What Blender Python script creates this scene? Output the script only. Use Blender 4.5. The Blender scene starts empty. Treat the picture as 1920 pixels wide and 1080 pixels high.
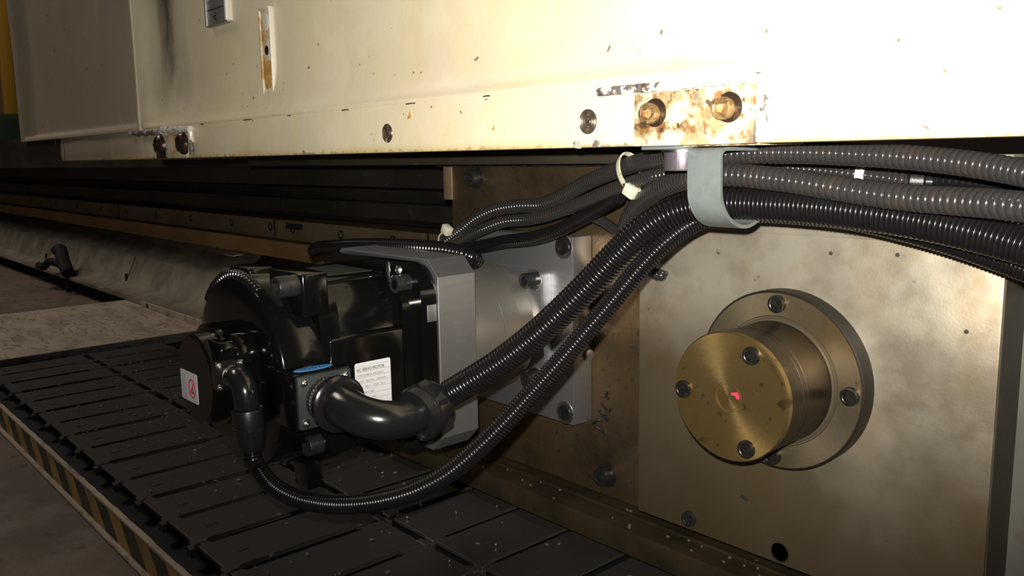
import bpy, bmesh, math, random
from mathutils import Vector, Matrix

random.seed(7)
PI = math.pi
scene = bpy.context.scene
col = scene.collection

# ------------------------------------------------------------------ camera
cam_data = bpy.data.cameras.new('camera')
cam = bpy.data.objects.new('camera', cam_data)
col.objects.link(cam)
cam_data.sensor_width = 36.0
cam_data.lens = 29.864
cam_data.clip_start = 0.01
cam_data.clip_end = 60
RT = Vector((0.66751033, 0.74440943, -0.01686864))
UP = Vector((-0.10298487, 0.11473581, 0.98804343))
FW = Vector((-0.73744428, 0.65779198, -0.15325024))
cm = Matrix((RT, UP, -FW)).transposed().to_4x4()
cam.matrix_world = cm
scene.camera = cam

# ------------------------------------------------------------------ view, world
scene.view_settings.view_transform = 'Standard'
scene.view_settings.look = 'None'
scene.view_settings.gamma = 1.0
scene.view_settings.use_curve_mapping = False
scene.view_settings.exposure = 0.0
w = bpy.data.worlds.new('world'); scene.world = w
w.use_nodes = True
bg = w.node_tree.nodes['Background']
bg.inputs['Color'].default_value = (0.9, 0.85, 0.8, 1)
bg.inputs['Strength'].default_value = 0.008

# the phone's flash, just above the lens
def add_spot(name, loc, aim, energy, size, angle, blend, color):
    d = bpy.data.lights.new(name, 'SPOT')
    d.energy = energy; d.shadow_soft_size = size
    d.spot_size = math.radians(angle); d.spot_blend = blend; d.color = color
    o = bpy.data.objects.new(name, d); col.objects.link(o)
    o.location = loc
    o.rotation_euler = (Vector(aim) - Vector(loc)).to_track_quat('-Z', 'Y').to_euler()
    return o
flash_loc = UP * 0.022 - RT * 0.006
add_spot('flash', flash_loc, flash_loc + FW + UP * 0.33 + RT * 0.20, 47.0, 0.004, 100, 1.0, (1.0, 0.95, 0.86))

def add_area(name, loc, aim, energy, sx, sy, color):
    d = bpy.data.lights.new(name, 'AREA'); d.shape = 'RECTANGLE'
    d.size = sx; d.size_y = sy; d.energy = energy; d.color = color
    o = bpy.data.objects.new(name, d); col.objects.link(o)
    o.location = loc
    o.rotation_euler = (Vector(aim) - Vector(loc)).to_track_quat('-Z', 'Y').to_euler()
    return o
# workshop hall lamp high behind the viewer; fill light added over the far bay
add_area('hall_lamp', (-3.6, -0.9, 3.2), (-2.2, 0.3, -0.4), 42, 1.6, 0.8, (1.0, 0.9, 0.78))
add_area('far_fill_light', (-8.0, 0.0, 3.4), (-10.2, 2.1, 0.5), 40, 1.6, 0.8, (1.0, 0.88, 0.7))

# ------------------------------------------------------------------ materials
def mk(name, base, rough=0.5, metal=0.0, layers=(), bump=None, world=False, spec=0.5, coat=0.0, aniso=0.0):
    m = bpy.data.materials.new(name); m.use_nodes = True
    nt = m.node_tree; N = nt.nodes; Lk = nt.links
    b = N['Principled BSDF']
    b.inputs['Roughness'].default_value = rough
    b.inputs['Metallic'].default_value = metal
    b.inputs['Specular IOR Level'].default_value = spec
    b.inputs['Coat Weight'].default_value = coat
    b.inputs['Anisotropic'].default_value = aniso
    if world:
        coord = N.new('ShaderNodeNewGeometry').outputs['Position']
    else:
        coord = N.new('ShaderNodeTexCoord').outputs['Object']
    cur = None; rcur = None
    for i, (c, scale, lo, hi, stretch, amt, dr) in enumerate(layers):
        mp = N.new('ShaderNodeMapping'); Lk.new(coord, mp.inputs[0])
        mp.inputs['Scale'].default_value = stretch
        mp.inputs['Location'].default_value = (i * 3.7 + 1.3, i * 1.9, i * 2.3)
        n = N.new('ShaderNodeTexNoise'); n.inputs['Scale'].default_value = scale
        n.inputs['Detail'].default_value = 6; n.inputs['Roughness'].default_value = 0.6
        Lk.new(mp.outputs[0], n.inputs['Vector'])
        mr = N.new('ShaderNodeMapRange'); mr.inputs[1].default_value = lo; mr.inputs[2].default_value = hi
        mr.inputs[4].default_value = amt
        Lk.new(n.outputs['Fac'], mr.inputs[0])
        mx = N.new('ShaderNodeMix'); mx.data_type = 'RGBA'
        Lk.new(mr.outputs[0], mx.inputs[0])
        if cur is None: mx.inputs[6].default_value = (*base, 1)
        else: Lk.new(cur, mx.inputs[6])
        mx.inputs[7].default_value = (*c, 1)
        cur = mx.outputs[2]
        if dr:
            ad = N.new('ShaderNodeMath'); ad.operation = 'MULTIPLY_ADD'
            Lk.new(mr.outputs[0], ad.inputs[0]); ad.inputs[1].default_value = dr
            if rcur is None: ad.inputs[2].default_value = rough
            else: Lk.new(rcur, ad.inputs[2])
            rcur = ad.outputs[0]
    if cur is None: b.inputs['Base Color'].default_value = (*base, 1)
    else: Lk.new(cur, b.inputs['Base Color'])
    if rcur is not None: Lk.new(rcur, b.inputs['Roughness'])
    if bump:
        scale, strength, stretch = bump
        mp = N.new('ShaderNodeMapping'); Lk.new(coord, mp.inputs[0]); mp.inputs['Scale'].default_value = stretch
        n = N.new('ShaderNodeTexNoise'); n.inputs['Scale'].default_value = scale; n.inputs['Detail'].default_value = 4
        Lk.new(mp.outputs[0], n.inputs['Vector'])
        bp = N.new('ShaderNodeBump'); bp.inputs['Strength'].default_value = strength
        bp.inputs['Distance'].default_value = 0.001
        Lk.new(n.outputs['Fac'], bp.inputs['Height']); Lk.new(bp.outputs[0], b.inputs['Normal'])
    return m

S1 = (1, 1, 1)
M = {}
M['black_paint'] = mk('black_gloss_paint', (0.004, 0.004, 0.004), 0.13, 0, spec=0.4)
M['black_plastic'] = mk('black_plastic', (0.010, 0.010, 0.011), 0.33, 0, bump=(900, 0.1, S1))
M['black_moulding'] = mk('black_moulding', (0.010, 0.010, 0.011), 0.20, 0, spec=0.6)
M['hose_black'] = mk('black_conduit', (0.007, 0.006, 0.007), 0.22, 0, spec=0.55)
M['hose_grey'] = mk('grey_conduit', (0.024, 0.023, 0.023), 0.17, 0, [((0.042, 0.027, 0.020), 60, 0.5, 0.7, S1, 0.5, 0.15)], spec=0.6)
M['steel_screw'] = mk('blackened_steel', (0.06, 0.06, 0.062), 0.34, 0.7, [((0.02, 0.02, 0.02), 300, 0.45, 0.65, S1, 0.7, 0.1)])
M['oily_screw'] = mk('oily_screw', (0.16, 0.15, 0.13), 0.3, 0.9, [((0.03, 0.028, 0.025), 200, 0.4, 0.65, S1, 0.8, 0.1)])
M['hub_screw'] = mk('hub_screw', (0.085, 0.080, 0.072), 0.28, 0.85, [((0.02, 0.02, 0.018), 260, 0.42, 0.6, S1, 0.7, 0.1)])
M['bolt_purple'] = mk('blued_bolt', (0.20, 0.17, 0.20), 0.36, 0.7, bump=(500, .3, (1, 1, .1)))
M['zinc'] = mk('zinc', (0.75, 0.75, 0.74), 0.25, 1.0)
M['aluminium'] = mk('brushed_aluminium', (0.46, 0.46, 0.48), 0.40, 0.9, [((0.38, 0.38, 0.40), 30, 0.4, 0.7, (1, 1, 8), 0.6, 0.05)], bump=(400, 0.12, (1, 1, 14)))
M['aluminium_turned'] = mk('turned_aluminium', (0.42, 0.39, 0.34), 0.42, 0.8, bump=(300, 0.06, (1, 14, 1)))
M['galvanised'] = mk('galvanised_strap', (0.27, 0.31, 0.30), 0.33, 0.5, [((0.19, 0.22, 0.22), 90, 0.4, 0.65, S1, 0.7, 0.15), ((0.30, 0.27, 0.2), 140, 0.6, 0.72, S1, 0.6, 0.2)])
M['brown_plate'] = mk('oiled_brown_plate', (0.22, 0.155, 0.09), 0.36, 0.75,
    [((0.07, 0.055, 0.035), 9, 0.42, 0.62, S1, 0.8, 0.1), ((0.24, 0.145, 0.06), 14, 0.5, 0.7, S1, 0.6, 0.1), ((0.05, 0.04, 0.03), 120, 0.6, 0.7, S1, 0.6, 0.1)], bump=(250, 0.25, (1, 1, 1)), world=True)
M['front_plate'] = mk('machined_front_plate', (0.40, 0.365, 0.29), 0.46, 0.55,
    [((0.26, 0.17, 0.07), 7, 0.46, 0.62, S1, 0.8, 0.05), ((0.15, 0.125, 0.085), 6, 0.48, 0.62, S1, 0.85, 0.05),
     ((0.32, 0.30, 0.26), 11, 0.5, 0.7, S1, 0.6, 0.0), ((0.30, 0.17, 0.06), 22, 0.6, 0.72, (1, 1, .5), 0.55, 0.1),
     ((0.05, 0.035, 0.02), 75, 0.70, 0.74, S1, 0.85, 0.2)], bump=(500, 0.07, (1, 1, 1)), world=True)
M['plate_side'] = mk('plate_side', (0.045, 0.038, 0.028), 0.6, 0.2, [((0.08, 0.06, 0.03), 30, 0.5, 0.7, S1, 0.7, 0)])
M['side_plate'] = mk('grey_side_plate', (0.19, 0.185, 0.16), 0.5, 0.4, [((0.16, 0.09, 0.05), 40, 0.55, 0.7, S1, 0.7, 0), ((0.12, 0.12, 0.1), 8, 0.4, 0.6, S1, 0.7, 0)])
M['brass_cap'] = mk('ochre_turned_cap', (0.30, 0.21, 0.085), 0.33, 0.85,
    [((0.24, 0.15, 0.05), 30, 0.45, 0.65, S1, 0.7, 0.1), ((0.09, 0.06, 0.025), 100, 0.60, 0.66, S1, 0.8, 0.2), ((0.38, 0.20, 0.05), 45, 0.58, 0.7, S1, 0.6, 0.05)], bump=(300, 0.1, S1))
M['hub_rim'] = mk('hub_rim_shaded', (0.026, 0.021, 0.016), 0.5, 0.5)  # shade on the side of the flange, put into the colour
M['zinc_dull'] = mk('worn_bright_edge', (0.24, 0.20, 0.14), 0.35, 0.8)
M['hub_steel'] = mk('turned_hub_steel', (0.075, 0.058, 0.042), 0.33, 0.9, [((0.10, 0.075, 0.05), 25, 0.45, 0.65, S1, 0.7, 0.1), ((0.20, 0.13, 0.07), 60, 0.6, 0.72, S1, 0.6, 0.1)], bump=(400, 0.1, (1, 6, 1)))
M['hub_flange'] = mk('hub_flange_steel', (0.26, 0.215, 0.14), 0.37, 0.85, [((0.17, 0.125, 0.065), 25, 0.42, 0.65, S1, 0.8, 0.05), ((0.06, 0.04, 0.02), 120, 0.68, 0.72, S1, 0.8, 0.2)], bump=(300, 0.1, S1))
M['slat'] = mk('dusty_black_slat', (0.052, 0.047, 0.044), 0.5, 0.1, [((0.045, 0.036, 0.034), 12, 0.45, 0.65, S1, 0.7, 0.1), ((0.25, 0.22, 0.19), 260, 0.74, 0.76, S1, 0.8, 0)])
M['trench'] = mk('trench_black', (0.004, 0.004, 0.004), 0.8)
M['strip_dirty'] = mk('oily_ledge', (0.085, 0.060, 0.032), 0.42, 0.5, [((0.03, 0.024, 0.016), 14, 0.42, 0.62, S1, 0.8, 0.1), ((0.45, 0.4, 0.3), 230, 0.72, 0.74, S1, 0.8, 0)], bump=(200, 0.3, S1))
M['chip'] = mk('metal_chip', (0.7, 0.66, 0.58), 0.3, 0.8)
M['cover_board'] = mk('beige_cover', (0.52, 0.43, 0.335), 0.6, 0.0, [((0.34, 0.27, 0.20), 7, 0.42, 0.62, (1, 3, 1), 0.8, 0), ((0.58, 0.49, 0.40), 14, 0.5, 0.7, (1, 4, 1), 0.6, 0), ((0.20, 0.15, 0.10), 24, 0.54, 0.64, (1, 4, 1), 0.7, 0)])
M['board_edge'] = mk('cover_edge', (0.16, 0.155, 0.15), 0.5, 0.3, [((0.06, 0.055, 0.05), 40, 0.5, 0.6, S1, 0.8, 0)])
M['floor'] = mk('oily_concrete', (0.21, 0.155, 0.125), 0.5, 0, [((0.12, 0.09, 0.07), 3, 0.42, 0.62, S1, 0.8, 0.1), ((0.30, 0.24, 0.22), 9, 0.5, 0.7, S1, 0.6, 0), ((0.03, 0.025, 0.02), 26, 0.58, 0.66, S1, 0.7, 0)], bump=(120, 0.3, S1), world=True)
M['bed_dark'] = mk('bed_casting_dark', (0.05, 0.042, 0.03), 0.55, 0.3, [((0.02, 0.018, 0.014), 8, 0.4, 0.6, (.4, 1, 1), 0.8, 0), ((0.09, 0.07, 0.05), 60, 0.6, 0.7, S1, 0.5, 0)], world=True)
M['bed_rail'] = mk('bed_rail', (0.27, 0.20, 0.125), 0.5, 0.4, [((0.17, 0.125, 0.075), 12, 0.4, 0.6, (.5, 1, 1), 0.8, 0)], world=True)
M['bed_ochre'] = mk('bed_ochre', (0.42, 0.26, 0.10), 0.5, 0.1, [((0.27, 0.16, 0.065), 10, 0.4, 0.6, (.4, 1, 1), 0.8, 0)], world=True)
M['way_cover'] = mk('way_cover', (0.32, 0.275, 0.215), 0.45, 0.3, [((0.17, 0.14, 0.105), 10, 0.42, 0.62, S1, 0.8, 0)], world=True)
M['nameplate'] = mk('cast_nameplate', (0.36, 0.34, 0.33), 0.4, 0.6, [((0.27, 0.26, 0.25), 60, 0.4, 0.6, S1, 0.8, 0)])
M['nameplate_edge'] = mk('nameplate_edge', (0.75, 0.72, 0.62), 0.4, 0.1)
M['rust_block'] = mk('rusty_painted_block', (0.80, 0.70, 0.48), 0.42, 0.15,
    [((0.40, 0.29, 0.14), 60, 0.46, 0.56, S1, 0.85, 0.0), ((0.24, 0.10, 0.02), 75, 0.49, 0.60, S1, 0.9, 0.1), ((0.16, 0.16, 0.13), 28, 0.55, 0.62, S1, 0.7, 0), ((0.05, 0.03, 0.015), 85, 0.57, 0.64, S1, 0.9, 0.1)], bump=(160, 0.5, S1))
M['rust_screw'] = mk('rusty_screw', (0.42, 0.28, 0.12), 0.35, 0.5, [((0.12, 0.05, 0.02), 140, 0.44, 0.58, S1, 0.9, 0.1), ((0.65, 0.55, 0.38), 200, 0.55, 0.66, S1, 0.8, 0)], bump=(300, .5, S1))
M['slot_rust'] = mk('slot_rust', (0.70, 0.62, 0.46), 0.45, 0.0, [((0.55, 0.42, 0.22), 60, 0.45, 0.6, S1, 0.8, 0), ((0.50, 0.24, 0.05), 35, 0.50, 0.58, S1, 0.9, 0.1)], bump=(200, 0.3, S1))
M['rust_orange'] = mk('rust_orange', (0.48, 0.24, 0.06), 0.5, 0.0, [((0.62, 0.40, 0.14), 70, 0.45, 0.6, S1, 0.8, 0)])
M['dark_rust'] = mk('dark_grease', (0.035, 0.022, 0.016), 0.25, 0.3, [((0.10, 0.05, 0.03), 80, 0.5, 0.65, S1, 0.8, 0.2)], bump=(150, 0.8, S1))
M['chipped_edge'] = mk('chipped_paint_bead', (0.82, 0.78, 0.70), 0.4, 0.1, [((0.10, 0.085, 0.09), 42, 0.50, 0.54, (1, 1, 1), 0.95, 0.1), ((0.07, 0.045, 0.03), 80, 0.60, 0.64, S1, 0.9, 0)], bump=(160, 0.7, S1))
M['mauve_edge'] = mk('worn_bead', (0.45, 0.43, 0.38), 0.45, 0.1, [((0.16, 0.10, 0.09), 50, 0.50, 0.56, S1, 0.9, 0)], bump=(160, 0.7, S1))
M['label_white'] = mk('label_white', (0.74, 0.73, 0.74), 0.4)
M['label_ink'] = mk('label_ink', (0.06, 0.06, 0.07), 0.5)
M['label_grey_ink'] = mk('label_grey_ink', (0.30, 0.30, 0.33), 0.5)
M['red_ink'] = mk('red_ink', (0.62, 0.03, 0.09), 0.5)
M['red_paint'] = mk('red_marker', (0.85, 0.04, 0.10), 0.4)
M['blue_sticker'] = mk('blue_sticker', (0.07, 0.29, 0.68), 0.35)
M['blue_ink'] = mk('blue_ink', (0.01, 0.07, 0.22), 0.5)
M['socket_plate'] = mk('grey_socket_plate', (0.055, 0.062, 0.062), 0.42, 0.4)
M['tie'] = mk('zip_tie_nylon', (0.62, 0.60, 0.46), 0.35, 0, [((0.35, 0.27, 0.15), 150, 0.55, 0.65, S1, 0.8, 0)])
M['tie_white'] = mk('zip_tie_white', (0.55, 0.55, 0.48), 0.35)
M['marker'] = mk('marker_ink', (0.015, 0.01, 0.008), 0.35)
M['thread'] = mk('tapped_thread', (0.22, 0.18, 0.14), 0.35, 0.8, [((0.07, 0.04, 0.02), 120, 0.5, 0.6, S1, 0.8, 0.1)])
M['green_dark'] = mk('dark_green_cabinet', (0.02, 0.035, 0.025), 0.5)
M['mustard'] = mk('mustard_column', (0.40, 0.21, 0.02), 0.5)
M['salmon'] = mk('salmon_wall', (0.50, 0.25, 0.17), 0.7)
M['plant_wall'] = mk('workshop_wall', (0.10, 0.08, 0.07), 0.8)

def oil_and_falloff(m, z_hi, z_lo, colr, amt):  # oily stain that also paints the flash falloff into the lower plate
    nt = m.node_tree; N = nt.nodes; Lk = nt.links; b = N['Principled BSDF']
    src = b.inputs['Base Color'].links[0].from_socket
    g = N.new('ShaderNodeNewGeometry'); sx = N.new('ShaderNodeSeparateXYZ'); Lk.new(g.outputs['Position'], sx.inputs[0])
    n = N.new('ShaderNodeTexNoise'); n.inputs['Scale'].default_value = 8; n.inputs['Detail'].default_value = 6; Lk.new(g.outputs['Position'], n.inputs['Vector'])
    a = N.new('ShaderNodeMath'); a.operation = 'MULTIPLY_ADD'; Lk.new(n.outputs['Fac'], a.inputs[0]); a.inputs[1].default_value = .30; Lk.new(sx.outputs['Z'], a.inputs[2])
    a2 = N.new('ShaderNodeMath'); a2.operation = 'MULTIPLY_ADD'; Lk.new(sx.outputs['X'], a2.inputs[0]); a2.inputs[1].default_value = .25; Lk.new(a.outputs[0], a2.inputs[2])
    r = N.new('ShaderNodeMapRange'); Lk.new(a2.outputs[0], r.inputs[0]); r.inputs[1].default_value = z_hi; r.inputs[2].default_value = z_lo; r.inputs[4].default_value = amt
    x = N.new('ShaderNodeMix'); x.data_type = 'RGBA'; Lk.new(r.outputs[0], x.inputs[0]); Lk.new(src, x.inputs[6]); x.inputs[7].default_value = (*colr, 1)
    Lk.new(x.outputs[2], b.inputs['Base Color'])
oil_and_falloff(M['front_plate'], -.06, -.19, (0.12, 0.085, 0.042), .85)
def radial(m, an):
    nt = m.node_tree; t = nt.nodes.new('ShaderNodeTangent'); t.direction_type = 'RADIAL'; t.axis = 'Y'
    b = nt.nodes['Principled BSDF']; b.inputs['Anisotropic'].default_value = an; nt.links.new(t.outputs[0], b.inputs['Tangent'])
radial(M['brass_cap'], .75); radial(M['hub_flange'], .6)

# striped guard
def stripes():
    m = mk('hazard_stripes', (0.5, 0.33, 0.08), 0.5)
    nt = m.node_tree; N = nt.nodes; Lk = nt.links; b = N['Principled BSDF']
    g = N.new('ShaderNodeNewGeometry'); sx = N.new('ShaderNodeSeparateXYZ'); Lk.new(g.outputs['Position'], sx.inputs[0])
    a = N.new('ShaderNodeMath'); a.operation = 'MULTIPLY_ADD'; Lk.new(sx.outputs['Z'], a.inputs[0]); a.inputs[1].default_value = 1.0; Lk.new(sx.outputs['X'], a.inputs[2])
    c = N.new('ShaderNodeMath'); c.operation = 'MULTIPLY'; Lk.new(a.outputs[0], c.inputs[0]); c.inputs[1].default_value = 1 / 0.093
    f = N.new('ShaderNodeMath'); f.operation = 'FRACT'; Lk.new(c.outputs[0], f.inputs[0])
    t = N.new('ShaderNodeMath'); t.operation = 'GREATER_THAN'; Lk.new(f.outputs[0], t.inputs[0]); t.inputs[1].default_value = 0.52
    n = N.new('ShaderNodeTexNoise'); n.inputs['Scale'].default_value = 25; Lk.new(g.outputs['Position'], n.inputs['Vector'])
    mr = N.new('ShaderNodeMapRange'); mr.inputs[1].default_value = 0.4; mr.inputs[2].default_value = 0.7; Lk.new(n.outputs['Fac'], mr.inputs[0])
    y = N.new('ShaderNodeMix'); y.data_type = 'RGBA'; y.inputs[6].default_value = (0.52, 0.34, 0.09, 1); y.inputs[7].default_value = (0.30, 0.19, 0.06, 1); Lk.new(mr.outputs[0], y.inputs[0])
    x = N.new('ShaderNodeMix'); x.data_type = 'RGBA'; x.inputs[6].default_value = (0.035, 0.032, 0.022, 1); Lk.new(y.outputs[2], x.inputs[7]); Lk.new(t.outputs[0], x.inputs[0])
    Lk.new(x.outputs[2], b.inputs['Base Color'])
    return m
M['stripes'] = stripes()

# cream casting paint with its stains, chips and the bare corner
def cream_paint():
    m = mk('cream_casting_paint', (0.76, 0.67, 0.47), 0.42, 0,
           [((0.74, 0.66, 0.40), 5, 0.45, 0.65, (1, 1, 1), 0.7, 0), ((0.66, 0.57, 0.45), 8, 0.5, 0.68, (1, 1, .6), 0.6, 0),
            ((0.84, 0.78, 0.60), 14, 0.5, 0.7, S1, 0.5, 0)],
           bump=(45, 0.5, S1), world=True)
    nt = m.node_tree; N = nt.nodes; Lk = nt.links; b = N['Principled BSDF']
    src = b.inputs['Base Color'].links[0].from_socket
    g = N.new('ShaderNodeNewGeometry'); P = g.outputs['Position']
    sx = N.new('ShaderNodeSeparateXYZ'); Lk.new(P, sx.inputs[0])
    def noise(scale, detail=5, stretch=None):
        n = N.new('ShaderNodeTexNoise'); n.inputs['Scale'].default_value = scale; n.inputs['Detail'].default_value = detail
        if stretch:
            mp = N.new('ShaderNodeMapping'); mp.inputs['Scale'].default_value = stretch; Lk.new(P, mp.inputs[0]); Lk.new(mp.outputs[0], n.inputs['Vector'])
        else: Lk.new(P, n.inputs['Vector'])
        return n.outputs['Fac']
    def mr(v, a, c, lo=0.0, hi=1.0):
        r = N.new('ShaderNodeMapRange'); Lk.new(v, r.inputs[0]); r.inputs[1].default_value = a; r.inputs[2].default_value = c
        r.inputs[3].default_value = lo; r.inputs[4].default_value = hi
        return r.outputs[0]
    def mul(a, c):
        r = N.new('ShaderNodeMath'); r.operation = 'MULTIPLY'
        for i, v in enumerate((a, c)):
            if isinstance(v, (int, float)): r.inputs[i].default_value = v
            else: Lk.new(v, r.inputs[i])
        return r.outputs[0]
    def add(a, c, k=1.0):
        r = N.new('ShaderNodeMath'); r.operation = 'MULTIPLY_ADD'; Lk.new(c, r.inputs[0]); r.inputs[1].default_value = k; Lk.new(a, r.inputs[2])
        return r.outputs[0]
    def mix(fac, c1, colr):
        x = N.new('ShaderNodeMix'); x.data_type = 'RGBA'; Lk.new(fac, x.inputs[0]); Lk.new(c1, x.inputs[6]); x.inputs[7].default_value = (*colr, 1)
        return x.outputs[2]
    X, Z = sx.outputs['X'], sx.outputs['Z']
    cur = src
    # darker, greyer tint on the left panel
    cur = mix(mul(mr(X, -1.30, -1.36), 0.85), cur, (0.42, 0.345, 0.265))
    cur = mix(mul(mul(mr(X, -1.30, -1.34), mr(noise(3.2), 0.5, 0.66)), 0.6), cur, (0.36, 0.31, 0.24))
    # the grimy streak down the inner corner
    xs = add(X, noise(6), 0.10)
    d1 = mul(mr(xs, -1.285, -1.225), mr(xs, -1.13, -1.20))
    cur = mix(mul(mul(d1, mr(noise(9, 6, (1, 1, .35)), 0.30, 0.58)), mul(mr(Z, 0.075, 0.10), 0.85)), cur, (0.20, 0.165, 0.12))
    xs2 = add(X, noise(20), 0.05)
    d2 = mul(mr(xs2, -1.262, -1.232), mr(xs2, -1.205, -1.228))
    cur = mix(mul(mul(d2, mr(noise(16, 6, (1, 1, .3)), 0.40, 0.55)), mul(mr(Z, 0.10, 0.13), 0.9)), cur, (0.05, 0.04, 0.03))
    # yellowed drips
    cur = mix(mul(mr(noise(18, 4, (1, 1, .18)), 0.58, 0.72), 0.45), cur, (0.72, 0.56, 0.26))
    # specks where paint popped off
    cur = mix(mr(noise(95, 2), 0.735, 0.75, 0, 0.9), cur, (0.16, 0.12, 0.08))
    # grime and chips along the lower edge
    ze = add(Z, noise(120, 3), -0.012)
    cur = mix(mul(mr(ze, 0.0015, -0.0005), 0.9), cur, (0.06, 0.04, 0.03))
    zb = add(Z, noise(9, 3), -0.02)
    cur = mix(mul(mr(zb, 0.002, -0.004), 0.7), cur, (0.66, 0.50, 0.22))
    # the bare, rusted corner at the far left end of the rim
    xr = add(X, noise(70, 4, (1, 1, .25)), 0.22)
    bare = mul(mr(xr, -1.660, -1.670), mr(Z, 0.0478, 0.0468))
    cur = mix(bare, cur, (0.022, 0.014, 0.010))
    Lk.new(cur, b.inputs['Base Color'])
    return m
M['cream'] = cream_paint()

# ribbed sheet: fine ribs across the way cover
# ------------------------------------------------------------------ helpers
W = {}
def finish(me, smooth=True, angle=35):
    bm = bmesh.new(); bm.from_mesh(me)
    bmesh.ops.recalc_face_normals(bm, faces=bm.faces)
    if smooth:
        ca = math.radians(angle)
        for f in bm.faces: f.smooth = True
        for e in bm.edges:
            if len(e.link_faces) == 2 and e.calc_face_angle(0) > ca: e.smooth = False
    bm.to_mesh(me); bm.free()

def obj(name, bm, mat, parent=None, loc=None, smooth=True, angle=35, label=None, kind=None):
    me = bpy.data.meshes.new(name)
    base = W[parent.name] if parent is not None else Vector(loc if loc is not None else (0, 0, 0))
    bm.to_mesh(me); bm.free()
    finish(me, smooth, angle)
    me.transform(Matrix.Translation(-base))
    me.materials.append(mat)
    o = bpy.data.objects.new(name, me); col.objects.link(o)
    if parent is not None: o.parent = parent
    else: o.location = base
    W[o.name] = base.copy()
    if label: o['label'] = label
    if kind: o['kind'] = kind
    return o

def thing(name, label, cat, loc, group=None):
    o = bpy.data.objects.new(name, None); col.objects.link(o)
    o.empty_display_size = 0.02
    o.location = loc; W[o.name] = Vector(loc)
    o['label'] = label; o['category'] = cat
    if group: o['group'] = group
    return o

def tag(o, label, cat, group=None):
    o['label'] = label; o['category'] = cat
    if group: o['group'] = group
    return o

def box(bm, x0, x1, y0, y1, z0, z1, bev=0.0, seg=2):
    vs = [bm.verts.new((x, y, z)) for x in (x0, x1) for y in (y0, y1) for z in (z0, z1)]
    fs = [(0, 1, 3, 2), (4, 6, 7, 5), (0, 4, 5, 1), (2, 3, 7, 6), (0, 2, 6, 4), (1, 5, 7, 3)]
    F = [bm.faces.new([vs[i] for i in f]) for f in fs]
    if bev:
        es = list({e for f in F for e in f.edges})
        bmesh.ops.bevel(bm, geom=es, offset=bev, segments=seg, affect='EDGES', profile=0.5)
    return bm

def frame(axis):
    a = Vector(axis).normalized()
    t = Vector((0, 0, 1)) if abs(a.z) < 0.9 else Vector((1, 0, 0))
    u = t.cross(a).normalized(); v = a.cross(u)
    return a, u, v

def lathe(bm, org, axis, prof, seg=32, hexlast=0, squash=None):
    """prof: list of (h, r); r may be negative to mean 'hexagon of that inradius'"""
    org = Vector(org); a, u, v = frame(axis)
    rings = []
    for h, r in prof:
        ring = []
        if abs(r) < 1e-9:
            ring = [bm.verts.new(org + a * h)]
        else:
            for k in range(seg):
                t = 2 * PI * k / seg
                rr = r
                if r < 0:
                    s = (t + PI / 6) % (PI / 3) - PI / 6
                    rr = -r / math.cos(s)
                ring.append(bm.verts.new(org + a * h + (u * math.cos(t) + v * math.sin(t)) * rr))
        rings.append(ring)
    for A, B in zip(rings, rings[1:]):
        if len(A) == 1 and len(B) == 1: continue
        for k in range(seg):
            k2 = (k + 1) % seg
            if len(A) == 1: bm.faces.new((A[0], B[k], B[k2]))
            elif len(B) == 1: bm.faces.new((A[k], A[k2], B[0]))
            else: bm.faces.new((A[k], A[k2], B[k2], B[k]))
    return bm

def prism(bm, pts, to3, d0, d1, bev=0.0):
    """pts: 2D outline; to3(u, v, d) -> 3D"""
    A = [bm.verts.new(to3(p[0], p[1], d0)) for p in pts]
    B = [bm.verts.new(to3(p[0], p[1], d1)) for p in pts]
    n = len(pts)
    f0 = bm.faces.new(A); f1 = bm.faces.new(B[::-1])
    for i in range(n): bm.faces.new((A[i], B[i], B[(i + 1) % n], A[(i + 1) % n]))
    if bev:
        es = list(set(f0.edges) | set(f1.edges))
        bmesh.ops.bevel(bm, geom=es, offset=bev, segments=2, affect='EDGES', profile=0.5)
    return bm

def rrect(w, h, r, n=6):
    out = []
    for cx, cy, a0 in ((w - r, h - r, 0), (-w + r, h - r, 90), (-w + r, -h + r, 180), (w - r, -h + r, 270)):
        for k in range(n + 1):
            a = math.radians(a0 + 90 * k / n)
            out.append((cx + r * math.cos(a), cy + r * math.sin(a)))
    return out

def catmull(P, step):
    P = [Vector(p) for p in P]
    P = [P[0] * 2 - P[1]] + P + [P[-1] * 2 - P[-2]]
    dense = []
    for i in range(1, len(P) - 2):
        p0, p1, p2, p3 = P[i - 1:i + 3]
        t0 = 0; t1 = t0 + max((p1 - p0).length, 1e-6) ** .5; t2 = t1 + max((p2 - p1).length, 1e-6) ** .5; t3 = t2 + max((p3 - p2).length, 1e-6) ** .5
        for k in range(40):
            t = t1 + (t2 - t1) * k / 40
            A1 = p0 * ((t1 - t) / (t1 - t0)) + p1 * ((t - t0) / (t1 - t0))
            A2 = p1 * ((t2 - t) / (t2 - t1)) + p2 * ((t - t1) / (t2 - t1))
            A3 = p2 * ((t3 - t) / (t3 - t2)) + p3 * ((t - t2) / (t3 - t2))
            B1 = A1 * ((t2 - t) / (t2 - t0)) + A2 * ((t - t0) / (t2 - t0))
            B2 = A2 * ((t3 - t) / (t3 - t1)) + A3 * ((t - t1) / (t3 - t1))
            dense.append(B1 * ((t2 - t) / (t2 - t1)) + B2 * ((t - t1) / (t2 - t1)))
    dense.append(P[-2])
    out = [dense[0]]; acc = 0.0; last = dense[0]
    for q in dense[1:]:
        seg = (q - last).length
        while acc + seg >= step:
            r = (step - acc) / seg
            last = last.lerp(q, r); out.append(last.copy()); seg = (q - last).length; acc = 0.0
        acc += seg; last = q
    return out

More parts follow.
